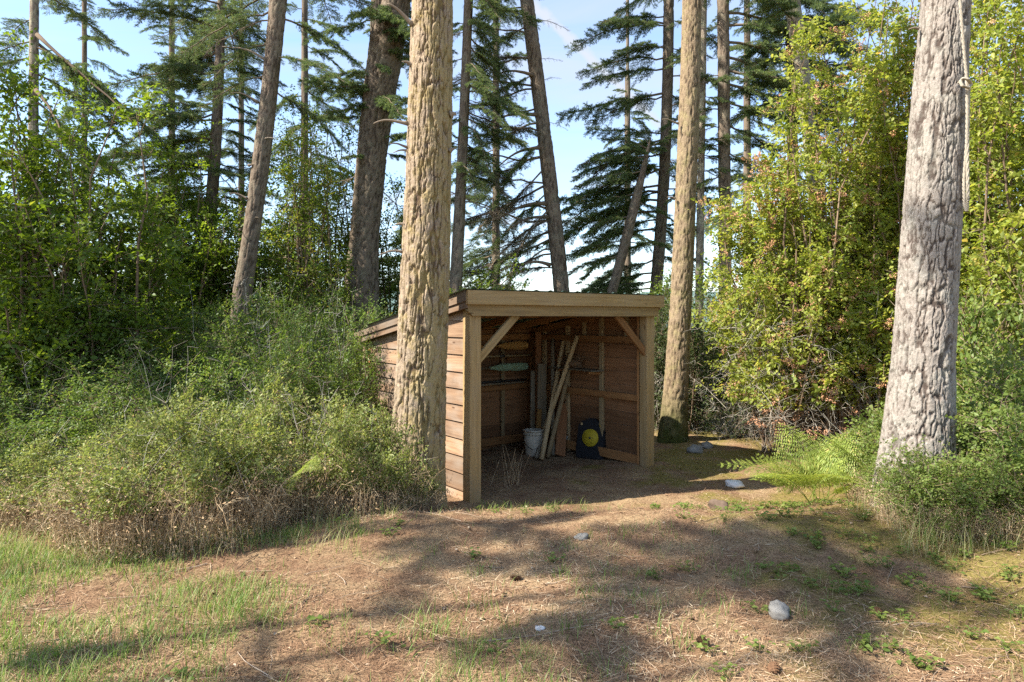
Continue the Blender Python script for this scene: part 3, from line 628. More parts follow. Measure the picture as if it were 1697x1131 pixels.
# ------------------------------------------------------------------ trees
def voro(u, v, nu, seed):
    """cellular pattern, periodic in u with nu cells: (F2-F1, cell random)"""
    iu, iv = np.floor(u), np.floor(v)
    f1 = np.full(u.shape, 9.); f2 = np.full(u.shape, 9.); rid = np.zeros(u.shape)
    for a in (-1, 0, 1):
        for b in (-1, 0, 1):
            cu, cv = iu+a, iv+b; cm = np.mod(cu, nu); z = np.zeros_like(cm)
            px = cu+.1+.8*_h(cm, cv, z, seed)+.5*np.mod(cv, 2); py = cv+.1+.8*_h(cm, cv, z, seed+7); r = _h(cm, cv, z, seed+13)
            d = np.hypot(u-px, v-py)
            n1 = d < f1; f2 = np.where(n1, f1, np.minimum(f2, d)); rid = np.where(n1, r, rid); f1 = np.where(n1, d, f1)
    return f2-f1, rid
class Stem:
    """trunk axis surveyed as (y pixel, left edge, right edge) at depth Y"""
    def __init__(s, Y, rows, top=13., rtop=.05, deg=2, zb=None):
        s.Y = Y; rows = sorted(rows, key=lambda r: -r[0])
        z = np.array([EYE-(r[0]-HY)/FPX*Y for r in rows]); x = np.array([((r[1]+r[2])/2-CX)/FPX*Y for r in rows]); rr = np.array([(r[2]-r[1])/2/FPX*Y/math.sqrt(1+(((r[1]+r[2])/2-CX)/FPX)**2) for r in rows])*.97
        s.zlo, s.zhi = z[0], z[-1]; s.pf = np.polyfit(z, x, min(deg, len(z)-1)); s.top = top
        s.slope_hi = np.polyval(np.polyder(s.pf), s.zhi); s.slope_lo = np.polyval(np.polyder(s.pf), s.zlo)
        s.zr = np.append(z, top); s.rr = np.append(rr, rtop)
        xb = s.x(np.array([0.]))[0]; s.zb = float(ground_z(xb, Y)) if zb is None else zb
    def x(s, z):
        z = np.asarray(z, float); zc = np.clip(z, s.zlo, s.zhi)
        return np.polyval(s.pf, zc)+np.where(z > s.zhi, (z-s.zhi)*s.slope_hi, 0)+np.where(z < s.zlo, (z-s.zlo)*s.slope_lo*.6, 0)
    def r(s, z): return np.interp(z, s.zr, s.rr)
    def mesh(s, name, mat, nth=48, dz=.05, cell=(.06, .16), depth=.018, seed=1, flare=.25, ztop_fine=None, y_lean=0.):
        z0 = s.zb-.25; zf = s.zhi+.4 if ztop_fine is None else ztop_fine
        z = np.concatenate([np.arange(z0, zf, dz), np.linspace(zf, s.top, 26)])
        th = np.arange(nth)/nth*2*np.pi
        T, Z = np.meshgrid(th, z); r = s.r(z); hb = z-s.zb
        R0 = float(s.r(s.zb+1.2)); nu = max(6, int(round(2*np.pi*R0/cell[0])))
        U = T/(2*np.pi)*nu; Vv = Z/cell[1]
        cx, cy = np.cos(T), np.sin(T)
        wu = .55*fbm(cx*2.5, cy*2.5, Z*5.0, s=seed, o=3); wv = .5*fbm(cx*3, cy*3, Z*7+5, s=seed+3, o=3)
        q = 1/cell[0]; X0, Y0, Z0 = cx*R0*q, cy*R0*q, Z/cell[1]
        X_ = X0+wu*.35+.16*fbm(X0*1.7, Y0*1.7, Z0*4.1, s=seed+61, o=3); Y_ = Y0+wu*.35+.16*fbm(X0*1.7, Y0*1.7, Z0*4.1, s=seed+62, o=3); Zq = Z0+.14*fbm(X0*1.6, Y0*1.6, Z0*4, s=seed+63, o=3)
        n1 = np.abs(vnoise(X_, Y_, Zq, s=seed)); n2 = np.abs(vnoise(X_*1.3+3, Y_*1.3, Zq*1.5+9, s=seed+5)); n3 = np.abs(vnoise(X_*.9, Y_*.9, Zq*5.5+3, s=seed+9))
        gap = .5+.5*vnoise(X_*.45, Y_*.45, Zq*.5, s=seed+15)
        e1 = np.minimum(np.minimum(n1, n2*1.15+.06*gap), n3+.07+.22*gap); pl = sstep(.045, .15, e1*(.75+.5*gap))
        id1 = .5+.5*fbm(X_*.9, Y_*.9, Zq*2.2, s=seed+21, o=3)/1.5
        step_ = np.floor(id1*5+.4*n3)/5
        fine = sstep(-.15, .2, fbm(X_*3.1, Y_*3.1, Zq*9, s=seed+31, o=2)); rough = fbm(X_*4.1, Y_*4.1, Zq*15, s=seed+50, o=3)
        disp = depth*(pl-.7)+depth*.16*(fine-.5)*pl+depth*.20*rough*pl+depth*.28*(step_-.5)
        # slow lumps and root flare
        disp = disp+R0*.035*fbm(cx*1.3, cy*1.3, Z*.9, s=seed+70, o=2)
        fl = flare*R0*np.exp(-np.maximum(hb, 0)/.28)[:, None]*(1+.55*np.sin(T*5+seed)+.3*np.sin(T*3+seed*2))
        RR = r[:, None]+disp*np.minimum(1, r/R0)[:, None]+fl
        ax = s.x(z)[:, None]; ay = (s.Y+y_lean*(z-s.zb))[:, None]
        v = np.stack([ax+RR*np.cos(T), ay+RR*np.sin(T), Z], -1)
        nz = len(z); i = np.arange(nz-1)[:, None]*nth; q = np.arange(nth)[None]; q2 = (q+1) % nth
        b = Buf(); tone = np.clip(sstep(.045, .125, e1*(.75+.5*gap))*(.8+.2*fine)*(.70+.55*id1)+.08*rough, 0, 1)
        b.add(v.reshape(-1, 3), np.stack([i+q, i+q2, i+nth+q2, i+nth+q], -1).reshape(-1, 4), tone.ravel())
        b.f.append((np.arange(nth)+(nz-1)*nth)[None]); b.m.append(0); b.v.append(np.zeros((0, 3))); b.a.append(np.zeros(0))
        return b.mesh(name, [mat], True)

# branch meshes, shared between trees; limb along +X
def fir_branch(seed, L=2.0, droop=.25, needle=.036, nw=.0085, sp=.066, dead=0., up=0.):
    rng = RNG(seed); b = Buf(); K = 12; s = np.linspace(0, 1, K)
    wob = np.cumsum(rng.normal(0, .012, (K, 2)), 0)
    def limb(t): # t in 0..1
        return np.stack([L*t, L*np.interp(t, s, wob[:, 0]), L*(np.interp(t, s, wob[:, 1])-droop*t**2+up*t**3)], -1)
    tubes(b, limb(s)[None], (.020*(1-.82*s)*L/2+.003)[None], 6, .3, 1)
    S0, SD, SL = [], [], []
    n2 = int(L/sp)
    for k in range(n2):
        t = .10+.9*(k+rng.uniform(0, .8))/n2
        if t > 1: continue
        for sd in (-1, 1):
            if rng.uniform() < (.16 if dead < .9 else .4): continue
            ang = math.radians(rng.uniform(42, 68)); ln = (.16+.36*(1-t)**.8*min(1, t*4))*L/2*rng.uniform(.6, 1.2)
            S0.append(limb(np.array(t))); SD.append((math.cos(ang), sd*math.sin(ang), rng.uniform(-.5, .22))); SL.append(ln)
    S0 = np.array(S0); SD = unit(np.array(SD)); SL = np.array(SL); n = len(S0)
    q = np.linspace(0, 1, 4); P = S0[:, None]+SD[:, None]*(SL[:, None]*q)[..., None]; P[..., 2] -= (.22*SL[:, None]*q**2)
    P[:, 1:] += np.cumsum(rng.normal(0, .035, (n, 3, 3)), 1)*SL[:, None, None]*(1 if dead < .9 else 2.2); tubes(b, P, (.0045*(1-.7*q))[None].repeat(n, 0), 3, .35, 1)
    # twiglets
    T0, TD, TL = [], [], []
    for k in range(n):
        m = max(2, int(SL[k]/.030))
        for j in range(m):
            u = (j+.6)/m; p0 = S0[k]+SD[k]*SL[k]*u; p0 = p0-np.array((0, 0, .22*SL[k]*u*u))
            for sd in (-1, 1):
                side = np.array((-SD[k][1], SD[k][0], 0))*sd
                d = SD[k]*.75+side*rng.uniform(.4, .95)+np.array((0, 0, rng.uniform(-.75, .45)))
                T0.append(p0); TD.append(d); TL.append(rng.uniform(.05, .13)*(1.25-.6*u))
        T0.append(S0[k]+SD[k]*SL[k]-np.array((0, 0, .22*SL[k]))); TD.append(SD[k]); TL.append(.07)
    T0 = np.array(T0); TD = unit(np.array(TD)); TL = np.array(TL)
    keep = rng.uniform(size=len(T0)) > dead; 
    tw = T0[:, None]+TD[:, None]*(TL[:, None]*np.array((0, 1.)))[..., None]
    tubes(b, tw[::(1 if dead > .5 else 2)], np.tile((.002, .0012), (len(tw[::(1 if dead > .5 else 2)]), 1)), 3, .5, 1)
    T0, TD, TL = T0[keep], TD[keep], TL[keep]
    if len(T0):
        nn = 13; u = (np.arange(nn)+.5)/nn
        p = (T0[:, None]+TD[:, None]*(TL[:, None]*u)[..., None]).reshape(-1, 3); d = np.repeat(TD, nn, 0)
        rd = rdir(rng, len(p)); side = unit(np.cross(d, rd)); nd = unit(d*.75+side*.9+np.array((0, 0, .15)))
        ln = needle*rng.uniform(.7, 1.2, len(p)); wv = unit(np.cross(nd, rdir(rng, len(p))))*nw*.5
        v = np.stack([p-wv, p+wv, p+nd*ln[:, None]], 1)
        tone = np.repeat(np.clip(rng.beta(2, 2.6, len(T0))+.18*(rng.uniform(size=len(T0)) > .93), 0, 1), nn)
        b.add(v, np.arange(len(p)*3).reshape(-1, 3), np.repeat(tone, 3), 0)
    return b
BR = {'fir': [fir_branch(s, 2.0, d).mesh('branch', [M['needle'], M['deadwood']]) for s, d in ((1, .18), (2, .3), (3, .10), (4, .38), (5, .22))],
      'sparse': [fir_branch(s, 2.0, d, dead=.62).mesh('branch', [M['needle_brown'], M['deadwood']]) for s, d in ((11, -.1), (12, .25), (13, .4))],
      'dead': [fir_branch(s, 2.0, d, dead=1.1, sp=.13).mesh('branch', [M['needle'], M['deadwood']]) for s, d in ((21, .45), (22, .3), (23, -.15))],
      'pine': [fir_branch(s, 1.6, d, needle=.055, nw=.010, sp=.09).mesh('branch', [M['needle'], M['deadwood']]) for s, d in ((31, -.1), (32, .1), (33, .2))]}
def add_branches(t, st, specs, seed, kind='fir'):
    """specs: rows of (z, azimuth deg, length scale, pitch deg[, kind])"""
    rng = RNG(seed)
    for sp in specs:
        z, az, sc, pit = sp[:4]; kd = sp[4] if len(sp) > 4 else kind
        me = BR[kd][rng.integers(len(BR[kd]))]
        a = math.radians(az); r = float(st.r(z))*.8
        o = link('branch', me, t, (float(st.x(z))+r*math.cos(a), st.Y+r*math.sin(a), z), (math.radians(rng.uniform(-14, 14)), -math.radians(pit), a))
        o.scale = (sc, sc*rng.uniform(.85, 1.15), sc)
def rand_specs(rng, n, z0, z1, az=(0, 360), sc=(.7, 1.2), pit=(-25, 5), taper=0.):
    out = []
    for k in range(n):
        u = (k+rng.uniform())/n; z = z0+(z1-z0)*u
        out.append((z, rng.uniform(*az), rng.uniform(*sc)*(1-taper*u), rng.uniform(*pit)))
    return out
def stub(t, p, d, L, r, seed, mat='bark5', crook=.2, tone=None):
    rng = RNG(seed); K = 10; s = np.linspace(0, 1, K); d = unit(np.array(d, float)); side = unit(np.cross(d, (0, 0, 1.)))
    P = np.array(p)+d*(s*L)[:, None]+np.outer(crook*L*(np.sin(s*2.5+rng.uniform(0, 2))-np.sin(rng.uniform(0, .4))*0)*s, np.array((0, 0, 1.)))+np.outer(np.cumsum(rng.normal(0, .02*L, K))*s, side)
    b = Buf(); tubes(b, P[None], (r*(1-.85*s)+.002+.35*r*np.exp(-s*14))[None], 8, rng.uniform(.3, .9) if tone is None else tone, cap=True)
    link('branch_stub', b.mesh('branch_stub', [M['deadwood']], True), t)

def build_trees():
    def tree(label, Y, rows, mat, top, nth=40, dz=.05, cell=(.06, .17), depth=.016, seed=1, deg=2, name='fir_tree', cat='tree', group='conifers around the shed', rtop=.05, **kw):
        st = Stem(Y, rows, top, rtop, deg); t = thing(name, label, cat, (float(st.x(st.zb)), Y, st.zb), group=group)
        o = link('trunk', st.mesh('trunk', M[mat], nth, dz, cell, depth, seed, **kw)); o.parent = t; o.matrix_parent_inverse = Matrix.Translation(t.location).inverted()
        t['_'] = 0; del t['_']
        return t, st
    def local(t, me_parent_children_from):  # children made with place coordinates -> keep them there
        for ch in t.children:
            if ch.name.startswith(('branch',)): ch.matrix_parent_inverse = Matrix.Translation(t.location).inverted()
    R = RNG(77)
    # T1: big golden-barked pine in front of the shed wall
    t, st = tree('thick golden-barked pine standing in front of the shed side wall', 6.7, [(0, 683, 750), (150, 678, 750), (300, 673, 748), (450, 664, 744), (600, 655, 740), (720, 650, 740)], 'bark1', 19, 250, .0145, (.050, .33), .024, 3, 2, 'pine_tree', ztop_fine=5.2, flare=.22)
    for px, py, dx, dz_, L, r in ((684, 42, -1, .7, .30, .022), (682, 108, -.6, .2, .10, .02), (676, 205, -1, -.12, .33, .017), (676, 245, -1, .12, .17, .012), (674, 250, -1, -.05, .13, .010), (705, 285, -.4, .1, .14, .018), (668, 372, -1, .0, .09, .012), (667, 418, -1, .02, .22, .012), (722, 300, .2, -.1, .06, .03), (748, 190, 1, .1, .05, .03), (746, 250, 1, .2, .06, .02), (735, 195, .1, 0, .06, .025)):
        p = at(px, py, 6.62); stub(t, p, (dx, -.35, dz_), L, r, int(px+py))
    add_branches(t, st, rand_specs(R, 12, 13.2, 18.6, sc=(.8, 1.3), taper=.5), 1, 'pine'); local(t, None)
    # T2: pale trunk on the right
    t, st = tree('thick pale grey trunk with a rope hanging down it', 5.3, [(0, 1522, 1608), (200, 1508, 1606), (400, 1493, 1596), (600, 1471, 1577), (740, 1455, 1580), (800, 1452, 1585)], 'bark2', 14, 250, .0130, (.040, .16), .015, 12, 2, 'pine_tree', ztop_fine=4.3, flare=.12)
    stub(t, at(1522, 48, 5.3), (-1, -.2, .05), .09, .009, 4)
    add_branches(t, st, rand_specs(R, 10, 8.5, 13.8, sc=(.8, 1.2), taper=.5), 2, 'pine'); local(t, None); T2 = st
    # T3
    t, st = tree('straight brown trunk with mossy foot beside the shed front corner', 10.6, [(0, 1130, 1162), (300, 1122, 1158), (500, 1108, 1144), (640, 1098, 1139), (720, 1093, 1140)], 'bark3', 14, 84, .035, (.05, .15), .018, 21, 2, flare=.16)
    stub(t, at(1124, 205, 10.5), (-1, -.3, .05), .28, .015, 3); stub(t, at(1118, 330, 10.5), (-1, -.4, .3), .15, .02, 9)
    add_branches(t, st, rand_specs(R, 12, 7.5, 13.6, sc=(.8, 1.2), taper=.5), 3); local(t, None)
    # T4 leaning left
    t, st = tree('leaning brown trunk rising out of the left thicket', 12, [(0, 446, 476), (120, 436, 464), (250, 421, 451), (400, 398, 428), (480, 387, 420)], 'bark4', 14, 60, .045, (.05, .16), .016, 33, 2)
    for px, py, dx, dz_, L in ((428, 170, -1, .4, .5), (440, 100, -1, .5, .8), (412, 275, 1, .1, .2), (410, 330, -1, .35, .3), (416, 362, 1, -.1, .15), (430, 235, 1, .3, .3)): stub(t, at(px, py, 11.9), (dx, -.2, dz_), L, .02, px)
    add_branches(t, st, [(7.3, 170, .9, -10), (7.6, 20, .8, 0), (6.8, 200, .6, -15, 'dead'), (7.0, 190, .8, -15), (6.5, 165, .7, -10), (6.9, 15, .8, -15), (6.2, 340, .7, -10), (5.6, 10, .7, -20), (5.9, 175, .6, -12)]+rand_specs(R, 10, 8, 13.6, sc=(.8, 1.2), taper=.5), 4); local(t, None)
    # T5 forked giant
    t, st = tree('massive dark fir with a forked trunk left of the golden pine', 14, [(70, 612, 668), (150, 605, 660), (260, 592, 642), (400, 577, 626), (490, 570, 630)], 'bark4', 8.2, 80, .045, (.075, .22), .035, 41, 2, rtop=.22, ztop_fine=7.2)
    for k, (rows, tp) in enumerate((([(-60, 618, 640), (60, 612, 640), (120, 608, 650), (190, 620, 634)], 15), ([(-60, 652, 690), (40, 645, 678), (120, 618, 659), (190, 622, 640)], 15))):
        s2 = Stem(14, rows, tp, .05, 2, zb=5.9); o = link('fork', s2.mesh('fork', M['bark4'], 44, .06, (.07, .2), .03, 44+k, flare=0.)); o.parent = t; o.matrix_parent_inverse = Matrix.Translation(t.location).inverted()
        add_branches(t, s2, rand_specs(R, 22, 5.9, 9.0, sc=(.45, .95), pit=(-25, 15))+rand_specs(R, 9, 9, 14.5, taper=.4), 50+k, 'pine')
    add_branches(t, st, [(5.7, 200, .45, 0), (4.9, 240, .4, -10), (5.3, 330, .5, -5), (5.0, 20, .5, 0), (6.3, 190, .8, 10), (4.2, 350, .5, -30, 'dead'), (4.6, 170, .6, -20, 'dead')], 6, 'pine'); local(t, None)
    # T6 thin
    t, st = tree('thin grey trunk close behind the golden pine', 13, [(0, 769, 784), (250, 758, 775), (480, 744, 766)], 'bark4', 13, 36, .06, (.05, .15), .012, 51, 2)
    add_branches(t, st, rand_specs(R, 34, 4.2, 8.2, az=(-70, 70), sc=(.35, .75), pit=(-35, 0))+rand_specs(R, 6, 4.0, 7.5, az=(150, 260), sc=(.3, .5))+rand_specs(R, 8, 8.2, 12.5, taper=.4)+[(4.6, -20, .5, -20, 'sparse'), (5.5, 10, .7, -15, 'sparse'), (3.8, 0, .6, -10, 'dead')], 7); local(t, None)
    # T7 with dead arching branches on its left
    t, st = tree('leaning trunk with arching dead branches on its left side', 14, [(0, 862, 885), (100, 873, 897), (200, 887, 911), (350, 905, 930), (480, 917, 944)], 'bark4', 14, 48, .05, (.06, .2), .016, 61, 2)
    sp = [(z, az, sc, pit, 'dead') for z, az, sc, pit in ((7.9, 165, 1.0, 20), (7.4, 200, .8, 10), (6.9, 170, .9, 5), (6.4, 190, 1.0, 12), (5.9, 160, .9, 8), (5.4, 185, 1.0, 10), (4.9, 175, 1.1, 5), (4.4, 200, .9, 10), (3.8, 170, 1.1, 12), (3.6, 195, 1.2, 8), (3.4, 160, .9, -5), (3.0, 190, .9, -20), (6.9, 10, .22, 20), (6.5, 20, .2, 30), (5.6, 0, .2, 0), (3.6, 10, .15, 0), (7.7, 10, .35, 10))]
    sp += [(z, az, sc, pit, 'fir') for z, az, sc, pit in ((8.0, 190, .8, -10), (7.6, 170, .7, -20), (6.6, 200, .6, -25), (5.2, 195, .8, -35), (4.2, 180, .8, -40), (3.4, 185, .8, -25))]
    sp += [(z, az, sc, pit, 'sparse') for z, az, sc, pit in ((5.6, 150, 1.0, -5), (4.9, 160, 1.1, -10), (4.3, 150, 1.1, -20), (3.7, 165, 1.1, -25), (3.2, 155, 1.0, -20), (6.3, 155, .9, 0), (2.9, 175, 1.0, -10), (3.9, 200, 1.0, -40), (4.6, 185, .9, -45), (2.7, 160, .8, 5), (7.0, 150, .8, 10))]
    for (px, py), (qx, qy) in (((905, 338), (808, 352)), ((908, 360), (838, 378)), ((890, 190), (800, 212)), ((884, 125), (815, 122)), ((895, 245), (820, 272)), ((912, 440), (850, 428))):
        a, b_ = at(px, py, 13.9), at(qx, qy, 13.6); stub(t, a, b_-a, float(np.linalg.norm(b_-a)), .036, px, crook=.22, tone=.15)
    add_branches(t, st, sp+rand_specs(R, 10, 8.5, 13.6, taper=.4), 8); local(t, None)
    # T8 far left
    t, st = tree('slim trunk at the far left with long drooping limbs', 12, [(0, 49, 65), (220, 47, 65), (440, 44, 64)], 'bark5', 13, 36, .06, (.05, .15), .012, 71, 1)
    add_branches(t, st, [(6.55, 12, 1.3, -34), (6.4, -5, .9, -28), (6.5, 175, .6, -12), (6.2, 190, .6, -15), (5.4, 5, .9, -40), (5.2, 20, .8, -30), (4.9, -15, .7, -30), (5.9, 30, .8, -22), (6.9, 150, .5, 0), (4.6, 200, .7, -20)]+rand_specs(R, 10, 7.4, 12.6, taper=.4), 9)
    for (px, py), (qx, qy) in (((62, 58), (192, 190)), ((60, 150), (118, 232))):
        a, b_ = at(px, py, 11.9), at(qx, qy, 11.4); stub(t, a, b_-a, float(np.linalg.norm(b_-a))*1.25, .030, px+3, crook=.06, tone=0.)
    local(t, None)
    # T9 fir with layered boughs
    t, st = tree('slender fir with layered green boughs left of the leaning trunk', 14, [(0, 360, 373), (120, 356, 373), (200, 350, 369), (400, 333, 355), (440, 331, 356)], 'bark4', 13, 36, .06, (.05, .16), .014, 81, 2)
    add_branches(t, st, rand_specs(R, 30, 4.0, 8.3, az=(120, 240), sc=(.6, 1.1), pit=(-14, 14))+rand_specs(R, 18, 4.0, 8.3, az=(-60, 60), sc=(.4, .7), pit=(-20, 10))+rand_specs(R, 8, 8.3, 12.6, taper=.4)+[(4.1, 170, .7, -8), (4.6, 10, .5, -40, 'dead'), (4.4, 20, .4, 30, 'dead'), (3.6, 190, .7, -15, 'sparse')], 10); local(t, None)
    # T10 small leaning fir
    t, st = tree('small dark trunk leaning right behind the shed roof', 14, [(265, 1066, 1074), (330, 1046, 1062), (400, 1028, 1046), (485, 1006, 1022)], 'bark4', 5.3, 36, .05, (.05, .15), .012, 91, 2, rtop=.012, ztop_fine=5.0)
    add_branches(t, st, [(4.9, 170, .6, 5), (4.6, 190, .7, -5), (4.2, 165, .55, -8), (3.7, 200, .6, -10), (3.2, 180, .55, -5), (2.9, 170, .6, -3), (4.0, 10, .5, -10), (3.3, 0, .5, -8), (4.8, 120, .6, 30), (5.0, 60, .5, 30), (5.1, 180, .5, 25), (5.15, 0, .45, 30), (4.9, 240, .5, 15), (5.2, 100, .35, 60)], 11); local(t, None)
    # T11 fir behind, boughs to the left over the sky
    t, st = tree('dark fir with broad boughs reaching left against the sky', 15, [(0, 1099, 1117), (250, 1093, 1112), (400, 1083, 1103), (475, 1077, 1098)], 'bark4', 13, 36, .06, (.06, .18), .014, 101, 2)
    add_branches(t, st, [(8.1, 165, 1.0, 8), (7.6, 185, .7, 0), (6.6, 175, 1.15, -6), (6.5, 160, .8, 0), (5.5, 180, 1.0, -8, 'sparse'), (5.2, 165, 1.0, -2), (4.9, 190, 1.2, -6), (4.6, 175, 1.25, -3), (4.4, 160, 1.2, 0), (4.2, 195, 1.2, -6), (4.0, 180, 1.35, -4), (3.8, 200, 1.0, -10), (3.6, 172, 1.1, -4), (3.3, 165, .9, -10), (2.9, 185, .9, -8), (2.6, 175, .95, -5), (2.4, 195, .9, -3), (2.3, 165, .8, 0)]+rand_specs(R, 16, 2.6, 8.2, az=(-70, 70), sc=(.4, .75), pit=(-20, 5))+rand_specs(R, 5, 4.2, 6.0, az=(140, 220), sc=(.5, 1.1), pit=(-16, 10))+rand_specs(R, 5, 6.8, 8.3, az=(150, 210), sc=(.5, 1.), pit=(-8, 10))+rand_specs(R, 9, 8.2, 12.6, taper=.4), 12); local(t, None)
    # T12
    t, st = tree('dark straight trunk with boughs spreading right over the bush', 14, [(0, 1188, 1208), (150, 1189, 1210), (300, 1190, 1211)], 'bark4', 13, 36, .06, (.06, .18), .014, 111, 1)
    add_branches(t, st, [(z, az, sc, p_) for z, az, sc, p_ in ((8.2, -5, 1.2, 4), (7.9, 10, 1.3, 0), (7.6, -10, 1.3, 0), (7.3, 0, 1.3, -6), (7.0, 15, 1.3, -8), (6.7, -15, 1.2, -5), (6.4, 5, 1.3, -10), (6.1, 0, 1.0, -12), (5.6, 15, .9, -10), (5.0, 0, .7, -15), (7.4, 165, .5, 0), (6.6, 190, .5, -10), (5.9, 170, .6, 0), (5.2, 190, .6, -10), (4.5, 180, .6, -15))]+[(5.5, 175, .5, 0, 'dead'), (4.8, -170, .5, 20, 'dead')]+rand_specs(R, 9, 8.2, 12.6, taper=.4), 13); local(t, None)
    # T13 pair at upper right
    t, st = tree('pale lichen-covered trunk leaning out of the tall bush', 11.5, [(0, 1299, 1326), (60, 1307, 1333), (130, 1321, 1345)], 'bark5', 10, 48, .05, (.05, .14), .014, 121, 1)
    add_branches(t, st, rand_specs(R, 8, 6.6, 9.6, taper=.4)+[(6.3, 20, .7, 5), (6.6, -10, .8, 0)], 14, 'pine'); local(t, None)
    t, st = tree('dark trunk hidden behind the lichen-covered leaning one', 14.5, [(0, 1301, 1319), (120, 1303, 1321)], 'bark4', 13, 40, .05, (.06, .18), .014, 131, 1)
    add_branches(t, st, rand_specs(R, 14, 5.6, 8.4, az=(-60, 60), sc=(.6, 1.), pit=(-15, 10))+rand_specs(R, 10, 6, 8.3, az=(120, 240), sc=(.5, .8))+rand_specs(R, 8, 8.3, 12.6, taper=.4), 15); local(t, None)
    t, st = tree('thin pale trunk half hidden behind the straight brown trunk', 14, [(120, 1158, 1170), (300, 1156, 1168), (450, 1152, 1166)], 'bark5', 11, 36, .05, (.05, .15), .012, 141, 1)
    add_branches(t, st, rand_specs(R, 12, 4, 8, az=(0, 360), sc=(.3, .55))+[(4.0, -20, .5, 10, 'dead'), (4.6, 30, .5, 0, 'dead')], 16); local(t, None)
    for px, w, Y, z0, top, lab in ((140, 12, 19, 2.5, 12, 'distant fir in the gap right of the far left trunk'), (285, 14, 21, 2.8, 13, 'distant fir seen left of the slender fir'), (505, 15, 18, 3.0, 13, 'distant fir between the leaning trunk and the forked fir'),
                                   (690, 14, 20, 3.0, 14, 'distant fir hidden mostly by the golden pine'), (822, 14, 18, 2.4, 12.5, 'distant fir just left of the tree with dead branches'), (1040, 12, 22, 2.2, 9.5, 'short distant fir in the sky gap behind the shed roof'), (1238, 15, 18, 3.0, 14, 'distant fir rising behind the yellow-green bushes'), (400, 12, 23, 2.5, 11, 'distant low fir behind the leaning trunk')):
        t, st = tree(lab, Y, [(0, px-w*.35, px+w*.35), (480, px-w/2, px+w/2)], 'bark4', top, 16, .35, (.06, .18), .014, int(px), 1)
        add_branches(t, st, rand_specs(R, 30, z0, top*.97, sc=(.7, 1.15), taper=.62, pit=(-22, 8)), int(px)); local(t, None)
    # firs standing outside the picture on the sun's side: they dapple the clearing
    shade = (((-6.7, 1.7), [(8.3, 9.9, 16, .75), (4.3, 5.0, 3, .45), (12.4, 13.7, 5, .3)], 'fir beside the clearing, nearest the shrub mound'), ((-7.7, 2.75), [(7.4, 8.8, 9, .6), (4.3, 4.8, 2, .4), (12.4, 13.7, 5, .3)], 'fir between the left thicket and the clearing edge'),
             ((-7.1, 1.15), [(6.4, 6.9, 3, .4), (12.2, 13.7, 5, .3)], 'slim fir beside the clearing, second from the viewer'), ((-6.9, .55), [(4.6, 5.4, 4, .4), (7.6, 8.5, 6, .45), (12.2, 13.7, 5, .3)], 'slim fir just outside the picture, closest to the viewer'),
             ((-12.5, 5.0), [(7.2, 13.5, 15, 1.0)], 'tall fir beyond the left thicket'), ((-12, 7.8), [(6.0, 13.5, 14, 1.0)], 'tall fir deep in the left wood'))
    for k, ((x, y), bands, lab) in enumerate(shade):
        px = x/8.*FPX+CX; st = Stem(8., [(528, px-15, px+15), (0, px-5, px+5)], 14, .025, 1); st.Y = y; st.pf = np.array([x]); st.slope_hi = st.slope_lo = 0.; st.zb = float(ground_z(x, y))
        t = thing('fir_tree', lab, 'tree', (x, y, st.zb), group='conifers around the shed')
        o = link('trunk', st.mesh('trunk', M['bark4'], 16, .35, (.06, .18), .014, 200+k)); o.parent = t; o.matrix_parent_inverse = Matrix.Translation(t.location).inverted()
        for z0, z1, n, sc in bands: add_branches(t, st, rand_specs(R, n, z0, z1, sc=(.7*sc, 1.2*sc), pit=(-20, 10)), 300+k*7+int(z0))
        local(t, None)
    return T2
T2 = build_trees()

# rope down the pale trunk
def build_rope():
    t = thing('rope', 'old twisted rope hanging down the pale grey trunk', 'rope', (float(T2.x(1.2))+.2, 5.2, 1.2))
    def tw(name, pts, r):
        pts = np.array(pts, float); n = 160; s = np.linspace(0, len(pts)-1, n); P = np.stack([np.interp(s, np.arange(len(pts)), pts[:, k]) for k in range(3)], 1)
        for _ in range(12): P[1:-1] = (P[:-2]+2*P[1:-1]+P[2:])/4
        b = Buf(); ph = np.arange(n)*.9
        for k in range(3):
            o = np.stack([np.cos(ph+k*2.094), np.sin(ph+k*2.094), 0*ph], 1)*r*.55
            tubes(b, (P+o)[None], np.full((1, n), r*.62), 5)
        o = link(name, b.mesh(name, [M['rope']], True)); o.parent = t; o.matrix_parent_inverse = Matrix.Translation(t.location).inverted()
    tw('strand', [at(1586, -60, 5.0), at(1592, 20, 5.0), at(1597, 80, 5.02), at(1602, 130, 5.04), at(1603, 190, 5.06), at(1602, 240, 5.08), at(1597, 300, 5.12), at(1598, 340, 5.12), at(1602, 352, 5.12), at(1604, 330, 5.1), at(1603, 250, 5.08), at(1605, 140, 5.06)], .011)
    tw('knot', [at(1589, 138, 5.03), at(1596, 130, 4.99), at(1604, 132, 4.98), at(1609, 140, 5.03), at(1605, 146, 5.0), at(1595, 143, 4.98), at(1591, 135, 5.0)], .012)
build_rope()

